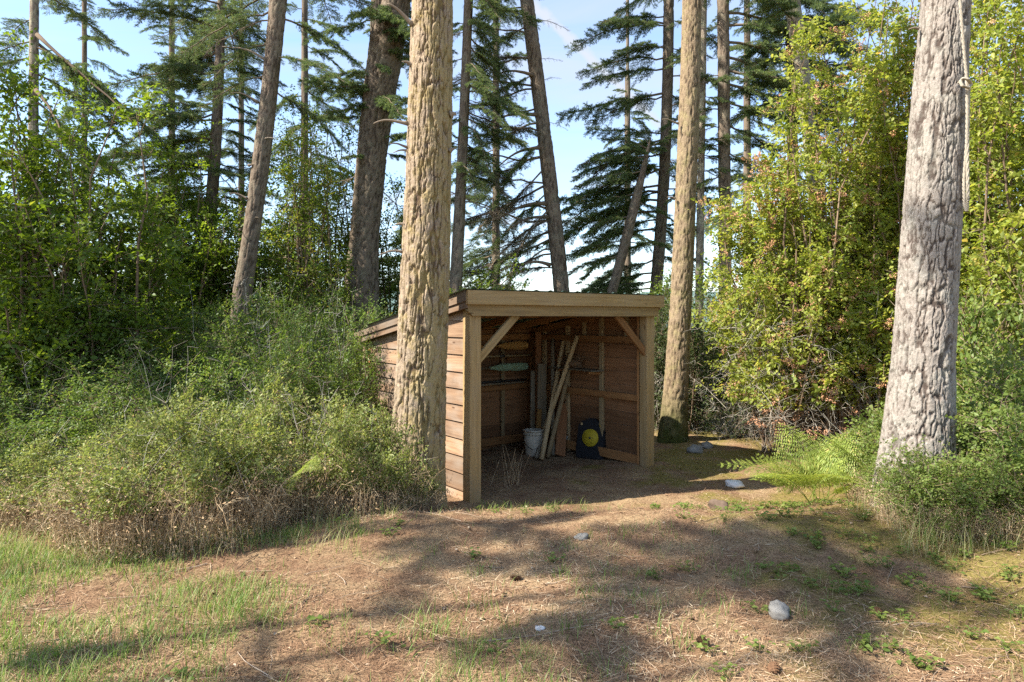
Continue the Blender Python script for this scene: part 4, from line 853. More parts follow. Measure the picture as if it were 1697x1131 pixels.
# ------------------------------------------------------------------ shrubs
def plant_parts(envs, n1, n2, nt, nlf, leaf, mat, seed, tw_len=(.10, .28), sec=(.25, .6), stem_r=.006, spread=.35, up=.25, aspect=.55, twmat='twig',
                shell=.5, dry=0, dry_len=.5, seeds=0, leafstart=.35, zmin=.0, dead=0, dead_z=(.2, 1.4), curl=.0, tube_every=4, sec_up=.1, canes=0):
    """meshes of one plant about its own foot: stems arch into the envelope, side branches leave them, twigs on those carry leaves"""
    rng = RNG(seed); parts = {}
    vol = np.array([np.prod(e[1]) for e in envs], float); pick = rng.choice(len(envs), n1, p=vol/vol.sum())
    ec = np.array([e[0] for e in envs], float)[pick]; er = np.array([e[1] for e in envs], float)[pick]
    d = rdir(rng, n1, -.7, 1.); tgt = ec+d*er*(shell+(1-shell)*rng.uniform(size=n1)**.6)[:, None]; tgt[:, 2] = np.maximum(tgt[:, 2], .1)
    rb = np.sqrt(rng.uniform(size=n1))*spread; ab = rng.uniform(0, 2*np.pi, n1)
    b0 = np.stack([rb*np.cos(ab), rb*np.sin(ab)], 1)*.6+tgt[:, :2]*rng.uniform(0, .5, n1)[:, None]; B0 = np.concatenate([b0, np.full((n1, 1), -.06)], 1)
    ln1 = np.linalg.norm(tgt-B0, axis=1)
    midp = (B0+tgt)/2; midp[:, 2] += up*ln1*rng.uniform(.2, 1.2, n1); midp[:, :2] += rng.normal(0, .10, (n1, 2))*ln1[:, None]
    bez = lambda s_: (1-s_)**2*B0[:, None]+2*s_*(1-s_)*midp[:, None]+s_**2*tgt[:, None]
    K = 8; ss = np.linspace(0, 1, K); P = bez(ss[None, :, None]); P[:, 1:-1] += rng.normal(0, .010, (n1, K-2, 3))*np.clip(ln1, .5, 3)[:, None, None]
    bs = Buf(); tubes(bs, P, stem_r*(1-.8*ss)[None]*np.clip(ln1, .5, 4)[:, None]**.8, 5, rng.uniform(0, .6, n1))
    # side branches
    u = leafstart*.7+(1-leafstart*.7)*rng.uniform(size=(n1, n2))
    q0 = bez(u[..., None]).reshape(-1, 3); tan = unit(2*(1-u[..., None])*(midp-B0)[:, None]+2*u[..., None]*(tgt-midp)[:, None]).reshape(-1, 3); n = len(q0)
    cen = np.repeat(ec, n2, 0); outw = unit((q0-cen)/np.repeat(er, n2, 0))
    sd = unit(tan*.5+rdir(rng, n)*.85+outw*.35+np.array((0, 0, sec_up))); sl = rng.uniform(*sec, n)*(1.1-.45*u.ravel())
    sideb = unit(np.cross(sd, rdir(rng, n)))*rng.uniform(-.25, .25, n)[:, None]
    sec_at = lambda w: q0[:, None]+sd[:, None]*(sl[:, None]*w)[..., None]+sideb[:, None]*(sl[:, None]*w*w)[..., None]-np.array((0, 0, .16))*(sl[:, None]*w*w)[..., None]
    w4 = np.broadcast_to(np.linspace(0, 1, 3), (n, 3)); tubes(bs, sec_at(w4), np.tile(np.array((.55, .36, .14))*stem_r, (n, 1)), 3, rng.uniform(.1, .9, n))
    # twigs
    w = .15+.85*rng.uniform(size=(n, nt)); q = sec_at(w).reshape(-1, 3); m = len(q)
    td = unit(np.repeat(sd, nt, 0)*.5+rdir(rng, m)*.95+np.array((0, 0, .10))); tl = rng.uniform(*tw_len, m)
    ok = q[:, 2] > zmin*.6; q, td, tl = q[ok], td[ok], tl[ok]; m = len(q)
    tz = slice(None, None, tube_every); TP = q[tz, None]+td[tz, None]*(np.array((0, 1.))[None]*tl[tz, None])[..., None]
    tubes(bs, TP, np.tile((.0019, .0008), (len(TP), 1)), 3, rng.uniform(.1, 1, len(TP)))
    parts['stems'] = bs.mesh('stems', [M[twmat]])
    # leaves
    w = (np.arange(nlf)+.6)/nlf; lp = q[:, None]+td[:, None]*(w[None]*tl[:, None])[..., None]; lp[..., 2] -= (w**2)[None]*tl[:, None]*.18; lp = lp.reshape(-1, 3)
    keep = (lp[:, 2] > zmin+.02) & (rng.uniform(size=len(lp)) > .2); tdr = np.repeat(td, nlf, 0)[keep]; lp = lp[keep]; k2 = len(lp)
    lp = lp+rng.normal(0, leaf*.35, lp.shape)
    tn = unit(rdir(rng, m)*.75+np.array((0, 0, .85))); tnr = np.repeat(tn, nlf, 0)[keep]; alt = np.tile(np.where(np.arange(nlf) % 2, 1., -1.), m)[keep]
    ld = unit(tdr*.5+np.cross(tnr, tdr)*alt[:, None]*.8+rdir(rng, k2)*.4); nn = unit(tnr+rdir(rng, k2)*.45)
    sz = leaf*rng.uniform(.75, 1.3, k2)*np.repeat(rng.uniform(.65, 1.35, m), nlf)[keep]; tone = np.clip(rng.beta(2.2, 2.4, k2)*.55+np.repeat(rng.uniform(0, .5, m), nlf)[keep]-.03, 0, 1)
    bl = Buf(); leaves(bl, lp, ld, nn, sz, sz*aspect*rng.uniform(.75, 1.25, k2), tone, droop=.14+curl); parts['foliage'] = bl.mesh('foliage', [M[mat]])
    e = np.array([e_[0] for e_ in envs], float); r_ = np.array([e_[1] for e_ in envs], float)
    if dry:
        bd = Buf(); pk = rng.integers(len(envs), size=dry); a = rng.uniform(0, 2*np.pi, dry); rr = rng.uniform(.45, 1.02, dry)**.7
        x = e[pk, 0]+r_[pk, 0]*rr*np.cos(a); y = e[pk, 1]+r_[pk, 1]*rr*np.sin(a); top = rng.uniform(.10, 1, dry)*dry_len*(1.25-.6*rr)
        K = 6; s = np.linspace(0, 1, K); ang = a+rng.normal(0, 1.1, dry); ben = rng.uniform(.05, .42, dry)*top/dry_len*1.4; fr = rng.uniform(1.1, 2.7, dry)[:, None]
        Q = np.stack([x[:, None]+np.cos(ang)[:, None]*ben[:, None]*(s**1.5)[None], y[:, None]+np.sin(ang)[:, None]*ben[:, None]*(s**1.5)[None], -.03+top[:, None]*np.sin(s*fr)], -1)
        Q[:, 1:] += np.cumsum(rng.normal(0, .010, (dry, K-1, 3)), 1)
        tubes(bd, Q, np.tile(.0021*(1-.6*s), (dry, 1))*rng.uniform(.5, 1.35, dry)[:, None], 3, rng.uniform(0, 1, dry))
        m_ = int(dry*1.2); i = rng.integers(dry, size=m_); k = rng.integers(1, K, size=m_); q1 = Q[i, k]; d3 = rdir(rng, m_, -.6, .8); l3 = rng.uniform(.03, .15, m_)
        tubes(bd, np.stack([q1, q1+d3*l3[:, None]], 1), np.tile((.0012, .0006), (m_, 1)), 3, rng.uniform(0, 1, m_))
        m_ = dry*3; i = rng.integers(dry, size=m_); k = rng.integers(1, K, size=m_); sz = rng.uniform(.012, .03, m_)
        leaves(bd, Q[i, k]+rng.normal(0, .03, (m_, 3)), rdir(rng, m_), rdir(rng, m_), sz, sz*.55, rng.uniform(0, .7, m_), fold=.3)
        parts['dry_stems'] = bd.mesh('dry_stems', [M['drystem']])
    if canes:
        bd = Buf(); a = rng.uniform(0, 2*np.pi, canes); rr = rng.uniform(.1, .9, canes); x = e[0, 0]+r_[0, 0]*rr*np.cos(a); y = e[0, 1]+r_[0, 1]*rr*np.sin(a); hh = rng.uniform(.75, 1.25, canes)*(e[0, 2]+r_[0, 2])
        K = 8; s = np.linspace(0, 1, K); a2 = rng.uniform(0, 2*np.pi, canes); be = rng.uniform(.05, .4, canes)
        Q = np.stack([x[:, None]+np.cos(a2)[:, None]*be[:, None]*s**2, y[:, None]+np.sin(a2)[:, None]*be[:, None]*s**2, hh[:, None]*(s-.12*s**3)], -1); Q[:, 1:] += np.cumsum(rng.normal(0, .012, (canes, K-1, 3)), 1)
        tubes(bd, Q, np.tile(.0032*(1-.7*s), (canes, 1)), 4, rng.uniform(.2, 1, canes))
        m_ = canes*7; i = rng.integers(canes, size=m_); k = rng.integers(3, K, size=m_); d3 = unit(rdir(rng, m_, -.2, .8)); l3 = rng.uniform(.05, .2, m_); tubes(bd, np.stack([Q[i, k], Q[i, k]+d3*l3[:, None]], 1), np.tile((.0016, .0008), (m_, 1)), 3, rng.uniform(.2, 1, m_))
        parts['dead_canes'] = bd.mesh('dead_canes', [M['greytwig']])
    if dead:
        bd = Buf(); pk = rng.integers(len(envs), size=dead); dd = rdir(rng, dead); p0 = e[pk]+dd*r_[pk]*rng.uniform(.65, 1.0, dead)[:, None]; p0[:, 2] = rng.uniform(dead_z[0], dead_z[1], dead)
        K = 7; s = np.linspace(0, 1, K); dv = unit(rdir(rng, dead, -.9, .6)+np.array((-.1, -.3, -.1))); ln = rng.uniform(.2, .8, dead)
        Q = p0[:, None]+dv[:, None]*(ln[:, None]*s)[..., None]+np.cumsum(rng.normal(0, .022, (dead, K, 3)), 1); Q[..., 2] = np.maximum(Q[..., 2]-.12*ln[:, None]*s**2, .01)
        tubes(bd, Q, np.tile(.0045*(1-.75*s), (dead, 1))*rng.uniform(.4, 1.3, dead)[:, None], 3, rng.uniform(0, 1, dead))
        m_ = dead*5; i = rng.integers(dead, size=m_); k = rng.integers(2, K, size=m_); d3 = unit(rdir(rng, m_)+dv[i]*.4); l3 = rng.uniform(.05, .28, m_); s3 = np.linspace(0, 1, 3)
        T3_ = Q[i, k][:, None]+d3[:, None]*(l3[:, None]*s3)[..., None]; T3_[:, 1:] += rng.normal(0, .015, (m_, 2, 3)); tubes(bd, T3_, np.tile((.002, .0014, .0008), (m_, 1)), 3, rng.uniform(.2, 1, m_))
        parts['dead_twigs'] = bd.mesh('dead_twigs', [M['greytwig']])
    if seeds:
        bd = Buf(); wgt = np.maximum(.03, outw[:, 2]*.5+.5-outw[:, 1]*.6); i = rng.choice(n, seeds, p=wgt/wgt.sum()); c0 = sec_at(np.ones((n, 1)))[i, 0]
        m_ = 60; ax = unit(rdir(rng, seeds)*.6+np.array((0, -.2, -.2))); ln = rng.uniform(.10, .24, seeds); w_ = rng.uniform(size=(seeds, m_))
        pts = (c0[:, None]+ax[:, None]*(w_*ln[:, None])[..., None]+rng.normal(0, 1, (seeds, m_, 3))*(.030*(1.15-w_))[..., None]).reshape(-1, 3)
        sz = rng.uniform(.010, .022, len(pts)); leaves(bd, pts, rdir(rng, len(pts)), rdir(rng, len(pts)), sz, sz*.7, np.clip(np.repeat(rng.uniform(.1, .8, seeds), m_)+rng.uniform(-.1, .2, len(pts)), 0, 1))
        parts['seed_heads'] = bd.mesh('seed_heads', [M['seed']])
    return parts
def place_plant(name, label, parts, x, y, rz, sc, group, cat='shrub'):
    root = thing(name, label, cat, (x, y, float(ground_z(x, y))), 0, group)
    for k, me in parts.items():
        o = link(k, me, root, rot=(0, 0, rz)); 
        # scale in the place's axes, then the turn: stretch along the turned axes is close enough for round plants
        o.scale = sc
    return root
def build_shrubs():
    G1 = 'shrubs of the front mound'; G2 = 'thicket shrubs behind the mound'; G3 = 'leafy trees in the left wood'; G4 = 'bushes behind the shed'; G5 = 'tall yellow-green bushes on the right'; G6 = 'low plants round the pale trunk'
    rr = RNG(99)
    # front mound: three grown forms, turned and stretched
    fp = [plant_parts([((0, 0, .42), (.78, .72, .48))], 46, 14, 8, 9, .024, 'leaf_front', 400+k, tw_len=(.06, .2), sec=(.12, .36), stem_r=.0045, spread=.6, shell=.75, dry=1500, dry_len=.74, zmin=.30, leafstart=.4, up=.35, canes=16) for k in range(3)]
    S = [(-4.75, 5.95, 1.05, 1.05, 'low scrubby shrub at the left edge of the picture'), (-3.5, 5.6, .85, .78, 'low scrubby shrub with tan stems at the left end of the mound'),
         (-2.5, 5.15, 1.0, 1.0, 'rounded small-leaved shrub jutting farthest onto the grass'), (-2.05, 6.0, 1.1, 1.32, 'dense small-leaved shrub in the middle of the mound'),
         (-1.4, 5.95, .78, .95, 'brownish twiggy shrub left of the golden pine foot'), (-1.02, 6.15, .5, .55, 'low dry shrub hugging the golden pine foot'), (-2.95, 6.3, 1.05, 1.28, 'small-leaved shrub behind the jutting one')]
    for k, (x, y, w, h, lab) in enumerate(S[1:]): place_plant('snowberry_shrub', lab, fp[k % 3], x, y, rr.uniform(0, 6.28), (w, w, h), G1)
    # thicket
    tp = [plant_parts([((0, 0, .85), (.9, .85, .92))], 42, 15, 7, 10, .031, 'leaf_snow', 420+k, tw_len=(.10, .30), sec=(.2, .6), spread=.55, shell=.6, leafstart=.35, dry=260, dry_len=.8, canes=18) for k in range(3)]
    S = [(-4.8, 6.0, .85, .55, 'low leafy shrub at the left edge of the picture'), (-6.2, 7.6, 1.1, .9, 'shrub at the far left edge behind the scrub'), (-4.9, 7.4, 1.05, .80, 'broad shrub under the leafy trees on the left'), (-3.75, 7.3, 1.0, .88, 'grey-green shrub in the middle of the left thicket'),
         (-2.7, 7.5, .95, .98, 'fine-leaved shrub left of the shed wall'), (-2.25, 8.5, .82, 1.1, 'tall fine-leaved shrub against the back of the shed wall'), (-3.3, 9.2, 1.15, 1.25, 'tall shrub around the foot of the leaning trunk'),
         (-5.3, 9.2, 1.3, 1.3, 'dark tall shrub deep in the left wood'), (-7.3, 9.0, 1.3, 1.25, 'dark shrub at the far left of the wood'), (-2.5, 10.5, 1.1, 1.3, 'sunlit shrub behind the shed at its low end'), (-4.4, 11.2, 1.3, 1.35, 'tall shrub closing the gap behind the leaning trunk')]
    for k, (x, y, w, h, lab) in enumerate(S): place_plant('thicket_shrub', lab, tp[k % 3], x, y, rr.uniform(0, 6.28), (w, w, h), G2)
    # leafy trees
    S = [(-5.6, 8.7, [((.1, -.1, 2.3), (1.2, 1.0, 1.5)), ((-.2, .1, 3.7), (1.3, 1.0, 1.3))], 34, .062, 'leaf_tree', 'leafy tree with dense green crown at the left edge'),
         (-7.2, 9.6, [((0, 0, 2.7), (1.4, 1.1, 1.9)), ((.3, 0, 4.7), (1.2, 1.0, 1.1))], 40, .062, 'leaf_tree', 'taller leafy tree filling the far left edge'),
         (-5.6, 13.2, [((0, 0, 2.8), (1.4, 1.0, 1.6)), ((-.6, .1, 4.3), (1.1, .9, 1.1))], 38, .054, 'leaf_tree', 'leafy small tree behind the leaning trunk'),
         (-4.3, 15.0, [((0, 0, 3.4), (1.2, 1.0, 1.8)), ((.1, .1, 5.8), (1.1, .7, 1.5))], 40, .054, 'leaf_willow', 'slim yellowing tree right of the leaning trunk'),
         (-3.75, 12.9, [((0, 0, 2.8), (.55, .6, 1.3)), ((-.05, 0, 4.8), (.6, .5, 1.4))], 20, .05, 'leaf_willow', 'slim sunlit tree between the leaning trunk and the forked fir'),
         (-2.6, 15.4, [((0, 0, 3.2), (1.0, .8, 1.7)), ((-.3, 0, 5.0), (.7, .6, 1.2))], 28, .052, 'leaf_willow', 'small yellowing tree at the foot of the forked fir'),
         (-6.6, 12.6, [((0, 0, 3.0), (1.9, 1.0, 1.9))], 44, .06, 'leaf_tree', 'leafy tree deep behind the left thicket')]
    for k, (x, y, envs, ns, lf, mt, lab) in enumerate(S):
        pp = plant_parts(envs, ns, 15, 8, 9, lf, mt, 440+k, tw_len=(.16, .42), sec=(.4, 1.0), stem_r=.010, spread=.35, up=.14, shell=.3, leafstart=.4, aspect=.6, tube_every=4)
        place_plant('leafy_tree', lab, pp, x, y, 0, (1, 1, 1), G3, 'tree')
    # behind the shed
    bp = {m: plant_parts([((0, 0, 1.2), (.75, .7, 1.25))], 26, 13, 7, 9, .046, m, 460+k, tw_len=(.12, .34), sec=(.25, .6), spread=.4, shell=.5) for k, m in enumerate(('leaf_tree', 'leaf_willow'))}
    S = [(-1.35, 12.2, 1.05, 1.0, 'leaf_willow', 'bush behind the low end of the shed roof'), (-.35, 13.0, 1.05, 1.2, 'leaf_tree', 'green bush behind the middle of the shed roof'), (.55, 13.4, .95, 1.1, 'leaf_willow', 'bush at the foot of the tree with dead branches'),
         (1.15, 13.2, .7, .9, 'leaf_tree', 'small bush just above the shed roof edge'), (3.2, 12.8, 1.2, 1.15, 'leaf_tree', 'bush behind the brown trunk with the mossy foot')]
    for k, (x, y, w, h, mt, lab) in enumerate(S): place_plant('bush', lab, bp[mt], x, y, rr.uniform(0, 6.28), (w, w, h), G4)
    # right: tall ocean spray
    S = [(4.0, 9.5, [((-.25, 0, 2.8), (1.0, .9, 1.2)), ((.25, .1, 1.2), (1.0, .8, .9))], 52, 420, 'leaf_spray', 'yellow-green bush with brown seed heads nearest the shed'),
         (4.75, 9.3, [((0, -.1, 4.6), (1.1, .9, 1.7)), ((-.6, 0, 3.2), (1.1, .8, 1.2)), ((.1, -.1, 1.7), (1.1, .8, 1.2))], 84, 420, 'leaf_spray', 'tall yellow-green bush with seed heads behind the ferns'),
         (5.7, 9.0, [((0, -.1, 5.3), (1.5, .9, 2.0)), ((-.3, -.4, 2.3), (1.1, .8, 1.6))], 84, 120, 'leaf_spray', 'tallest yellow-green bush left of the pale trunk'),
         (4.5, 10.1, [((-.2, 0, 2.3), (1.4, .8, 1.5)), ((.3, 0, 3.6), (1.2, .7, 1.2))], 48, 160, 'leaf_spray', 'broad yellow-green bush filling the gap behind the others'),
         (6.0, 7.5, [((0, 0, 4.3), (1.2, .9, 2.0)), ((-.3, -.2, 1.9), (1.1, .8, 1.5))], 64, 24, 'leaf_spray', 'tall bush at the right edge behind the pale trunk')]
    for k, (x, y, envs, ns, sd, mt, lab) in enumerate(S):
        pp = plant_parts(envs, ns, 15, 7, 9, .054, mt, 470+k, tw_len=(.10, .30), sec=(.25, .75), stem_r=.007, spread=.6, up=.2, shell=.6, leafstart=.45, aspect=.62, seeds=sd, dead=360 if k < 3 else 120, dead_z=(.25, 2.2), zmin=.7, tube_every=4)
        place_plant('ocean_spray_bush', lab, pp, x, y, 0, (1, 1, 1), G5)
    ep = plant_parts([((0, 0, 1.1), (.8, .7, 1.2))], 32, 14, 7, 9, .034, 'leaf_dark', 480, tw_len=(.10, .3), sec=(.2, .6), spread=.4, shell=.5, dead=160, dead_z=(0, 1.2), leafstart=.3)
    S = [(3.0, 11.6, 1.05, 1.1, 'dark evergreen bush beside the mossy trunk foot'), (2.45, 11.8, .62, 1.0, 'dark narrow bush between the shed and the mossy trunk'), (3.9, 11.0, 1.0, 1.0, 'dark bush under the yellow-green bushes')]
    for k, (x, y, w, h, lab) in enumerate(S): place_plant('evergreen_bush', lab, ep, x, y, rr.uniform(0, 6.28), (w, w, h), 'dark bushes behind the path')
    # low plants round the pale trunk
    lp = [plant_parts([((0, 0, .42), (.5, .45, .45))], 22, 12, 6, 8, .027, 'leaf_green', 490+k, tw_len=(.07, .22), sec=(.12, .35), spread=.4, shell=.55, dry=420, dry_len=.5, zmin=.06, aspect=.7) for k in range(2)]
    S = [(3.55, 4.95, 1.05, .95, 'leafy snowberry right of the pale trunk foot'), (3.1, 4.75, .7, .55, 'leafy low plant in front of the pale trunk foot'), (4.2, 5.7, 1.35, 1.45, 'bright green shrub at the right edge beside the pale trunk'),
         (3.95, 6.8, 1.2, 1.15, 'bright shrub left of the pale trunk behind the ferns'), (4.9, 6.7, 1.5, 2.5, 'tall leafy shrub at the right edge behind the rope'), (3.0, 5.3, .6, .42, 'low weedy plant between the ferns and the pale trunk'), (3.9, 5.1, .9, .8, 'leafy low plant at the right edge of the picture'), (2.88, 4.85, .55, .6, 'twiggy low plant left of the pale trunk foot'), (3.3, 4.62, .62, .6, 'low plant nearest the viewer before the pale trunk'), (3.35, 5.95, .9, .85, 'leafy plant just behind the pale trunk foot')]
    for k, (x, y, w, h, lab) in enumerate(S): place_plant('snowberry_plant', lab, lp[k % 2], x, y, rr.uniform(0, 6.28), (w, w, h), G6)
build_shrubs()

# ------------------------------------------------------------------ ferns
def frond_buf(seed, L=.75, pairs=13, bend=.45):
    rng = RNG(seed); b = Buf(); K = 12; s = np.linspace(0, 1, K)
    axis = lambda t: np.stack([L*t*(1-.10*bend*t), 0*t, L*bend*(t-1.15*t*t)], -1)
    tubes(b, axis(s)[None], (.0035*(1-.8*s))[None], 4, .3)
    P, D, N_, Z, Wd = [], [], [], [], []
    for k in range(pairs):
        t = .24+.75*(k+.3)/pairs; w = L*.36*(1-((t-.24)/.76))**.9+.012
        o = axis(np.array(t)); tg = unit(axis(np.array(t+.01))-axis(np.array(t-.01)))
        for sd in (-1, 1):
            pd = unit(tg*.42+np.array((0, sd, -.10+rng.uniform(-.1, .1)))); m = max(4, int(w/.017)); u = (np.arange(m)+.8)/m
            pn = unit(np.cross(pd, tg)*sd*-1); up_ = pn if pn[2] > 0 else -pn
            tubes(b, np.stack([o, o+pd*w])[None], np.array([[.0014, .0006]]), 3, .4)
            for q in (-1, 1):
                sdv = unit(np.cross(up_, pd))*q; dd = unit(pd*.45+sdv)
                P.append(o+pd*(u*w)[:, None]); D.append(np.tile(dd, (m, 1))); N_.append(np.tile(up_, (m, 1))); ln = .22*w*(1-u)**.7+.006; Z.append(ln); Wd.append(np.minimum(.009, ln*.5))
    P = np.concatenate(P); D = np.concatenate(D); N_ = np.concatenate(N_); Z = np.concatenate(Z); Wd = np.concatenate(Wd)
    leaves(b, P, D+RNG(seed+1).normal(0, .12, D.shape), N_+RNG(seed+2).normal(0, .12, D.shape), Z, Wd+.002, np.clip(rng.normal(.45, .2, len(P)), 0, 1), fold=.1)
    return b
FR = [frond_buf(60+k, .8, 12, .3+.12*k).mesh('frond', [M['fern']]) for k in range(4)]
def build_ferns():
    rng = RNG(9)
    spec = [((2.62, 5.95), 8, 1.0, 'bracken fern arching over the path edge'), ((3.12, 5.95), 8, 1.0, 'bracken fern close to the pale trunk'), ((3.0, 6.6), 7, 1.05, 'bracken fern behind, against the bare twigs')]
    for (x, y), n, sc, lab in spec:
        z = float(ground_z(x, y)); t = thing('bracken_fern', lab, 'fern', (x, y, z), group='ferns beside the path')
        for k in range(n):
            az = 2*np.pi*k/n+rng.uniform(-.3, .3); o = link('frond', FR[rng.integers(4)], t, (rng.uniform(-.06, .06), rng.uniform(-.06, .06), rng.uniform(.0, .06)), (rng.uniform(-.35, .35), -math.radians(rng.uniform(22, 58)), az))
            q = sc*rng.uniform(.75, 1.15); o.scale = (q, q, q)
    # lone frond in the left mound
    x, y = -1.63, 5.42; t = thing('fern', 'single pale fern frond poking out of the mound', 'fern', (x, y, .28))
    for az, p_, q in ((-.9, 10, .45), (-1.6, -25, .42)): o = link('frond', FR[1], t, (0, -.12, .16), (.6, -math.radians(p_), az)); o.scale = (q, q, q)
    b = Buf(); tubes(b, np.array([(0, .05, -.3), (0, .02, 0), (0, 0, .13)])[None], np.array([[.004, .003, .002]]), 4, .3); link('stalk', b.mesh('stalk', [M['fern']]), t)
build_ferns()

# ------------------------------------------------------------------ ground cover
def build_cover():
    rng = RNG(31)
    def in_shed(x, y):
        c, s = math.cos(TH), math.sin(TH); dx, dy = x-SH0[0], y-SH0[1]; return dx*c+dy*s, -dx*s+dy*c
    # needle litter
    n = 150000; r = rng.uniform(size=n); y = 2.3+(10.5-2.3)*r**1.6; x = rng.uniform(-1, 1, n)*(.80*y+.3)
    z = ground_z(x, y)+rng.uniform(.001, .012, n); a = rng.uniform(0, 2*np.pi, n); ln = rng.uniform(.025, .085, n)
    d = np.stack([np.cos(a), np.sin(a), rng.normal(.05, .22, n)], 1); w = np.stack([-np.sin(a), np.cos(a), rng.normal(0, .3, n)], 1)*(.0011+.0009*rng.uniform(size=n))[:, None]
    p = np.stack([x, y, z], 1); v = np.stack([p-w, p+w, p+d*ln[:, None]], 1); v[:, 2, 2] = np.maximum(v[:, 2, 2], ground_z(v[:, 2, 0], v[:, 2, 1])+.002)
    tone = np.clip(.42+.26*fbm(x*.9, y*.9, s=44, o=3)+rng.normal(0, .22, n), 0, 1)
    b = Buf(); b.add(v, np.arange(n*3).reshape(-1, 3), np.repeat(tone, 3))
    o = link('needle_litter', b.mesh('needle_litter', [M['litter']])); tag(o, 'fallen brown conifer needles covering the forest floor', 'needles', kind='stuff')
    # grass: clumps, thick at lower left, thin elsewhere
    def blades(n, xf, yf, hl, wl, dry):
        K = 4; s = np.linspace(0, 1, K); a = rng.uniform(0, 2*np.pi, n); h = rng.uniform(*hl, n); ben = rng.uniform(.15, 1.1, n)*h
        P = np.stack([xf[:, None]+np.cos(a)[:, None]*ben[:, None]*s**2, yf[:, None]+np.sin(a)[:, None]*ben[:, None]*s**2, ground_z(xf, yf)[:, None]-.005+h[:, None]*(s-.28*s**2*(ben/h)[:, None])], -1)
        wv = np.stack([-np.sin(a), np.cos(a), 0*a], 1)*rng.uniform(*wl, n)[:, None]
        wk = np.array((1, .85, .55, .05)); Lf = P-wv[:, None]*wk[None, :, None]; Rt = P+wv[:, None]*wk[None, :, None]
        v = np.stack([Lf, Rt], 2).reshape(-1, 3); i = (np.arange(n)*K*2)[:, None]+np.arange(K-1)[None]*2
        f = np.stack([i, i+1, i+3, i+2], -1).reshape(-1, 4)
        tn = np.clip(np.where(rng.uniform(size=n) < dry, rng.uniform(.8, 1, n), rng.uniform(0, .75, n)), 0, 1)
        return v, f, np.repeat(tn, K*2)
    def clumps(nc, m, xr, yr, sd, dens):
        cx = rng.uniform(*xr, nc*6); cy = rng.uniform(*yr, nc*6); k = dens(cx, cy) > rng.uniform(size=nc*6); cx, cy = cx[k][:nc], cy[k][:nc]
        mm = rng.integers(m//2, m*2, len(cx)); return np.repeat(cx, mm)+rng.normal(0, sd, mm.sum()), np.repeat(cy, mm)+rng.normal(0, sd, mm.sum())
    b = Buf()
    left = lambda x, y: np.clip(.9*sstep(.35, -1.2, x+.35*(y-3))+.05, 0, 1)*sstep(-.65, .25, fbm(x*1.3, y*1.3, s=61, o=3))
    x, y = clumps(1900, 11, (-4.2, 1.6), (2.3, 5.0), .055, left); b.add(*blades(len(x), x, y, (.03, .125), (.0012, .0026), .18))
    x, y = clumps(260, 7, (-4.2, 3.6), (2.3, 6.2), .03, lambda x, y: .5+0*x); b.add(*blades(len(x), x, y, (.03, .10), (.001, .002), .55))
    x, y = clumps(34, 12, (-.4, 1.1), (6.1, 6.95), .06, lambda x, y: .5+0*x); b.add(*blades(len(x), x, y, (.03, .12), (.0012, .0025), .3))
    x, y = clumps(90, 16, (2.6, 3.9), (4.3, 5.6), .05, lambda x, y: .6+0*x); b.add(*blades(len(x), x, y, (.08, .34), (.0012, .0025), .75))
    x, y = clumps(90, 14, (-4.6, -.9), (4.1, 5.6), .05, lambda x, y: np.exp(-((y-(4.9+.12*np.abs(x+2.4)**2*.6))/.3)**2)); b.add(*blades(len(x), x, y, (.05, .2), (.0012, .0024), .6))
    o = link('grass', b.mesh('grass', [M['grass']])); tag(o, 'thin green and straw grass tufts in the clearing', 'grass', kind='stuff')
    # small weeds
    b = Buf(); nw = 150; x = rng.uniform(-1.6, 3.4, nw*3); y = rng.uniform(2.6, 6.6, nw*3); k = (rng.uniform(size=nw*3) < .12+.6*sstep(.6, 2.2, x)); x, y = x[k][:nw], y[k][:nw]
    m_ = 16; cx = np.repeat(x, m_)+rng.normal(0, .035, len(x)*m_); cy = np.repeat(y, m_)+rng.normal(0, .03, len(x)*m_); z = ground_z(cx, cy)+rng.uniform(.015, .06, len(cx))
    nn = unit(rdir(rng, len(cx))*.45+np.array((0, 0, 1.))); sz = rng.uniform(.018, .042, len(cx)); leaves(b, np.stack([cx, cy, z], 1), rdir(rng, len(cx), -.2, .3), nn, sz, sz*.75, rng.uniform(0, .8, len(cx)))
    st = np.stack([np.stack([cx, cy, z], 1), np.stack([np.repeat(x, m_), np.repeat(y, m_), ground_z(np.repeat(x, m_), np.repeat(y, m_))], 1)], 1); tubes(b, st, np.full((len(cx), 2), .0009), 3, .5)
    o = link('weeds', b.mesh('weeds', [M['leaf_green']])); tag(o, 'small green weeds sprouting through the needle litter', 'weeds', kind='stuff')
    # twigs and dry straw lying about
    b = Buf(); n = 520; y = 2.4+4.4*rng.uniform(size=n)**1.3; x = rng.uniform(-1, 1, n)*(.75*y); a = rng.uniform(0, 2*np.pi, n); ln = rng.uniform(.06, .34, n)*np.where(rng.uniform(size=n) < .1, 1.8, 1); K = 5; s = np.linspace(0, 1, K)
    P = np.stack([x[:, None]+np.cos(a)[:, None]*ln[:, None]*s, y[:, None]+np.sin(a)[:, None]*ln[:, None]*s, 0*s[None]+0*x[:, None]], -1); P[..., :2] += np.cumsum(rng.normal(0, .008, (n, K, 2)), 1); P[..., 2] = ground_z(P[..., 0], P[..., 1])+.006+.02*rng.uniform(size=(n, 1))*s[None]
    tubes(b, P, np.tile(.0028*(1-.6*s), (n, 1))*rng.uniform(.4, 1.4, n)[:, None], 4, rng.uniform(0, 1, n)); o = link('twigs', b.mesh('twigs', [M['twig']])); tag(o, 'small fallen twigs scattered over the forest floor', 'twigs', kind='stuff')
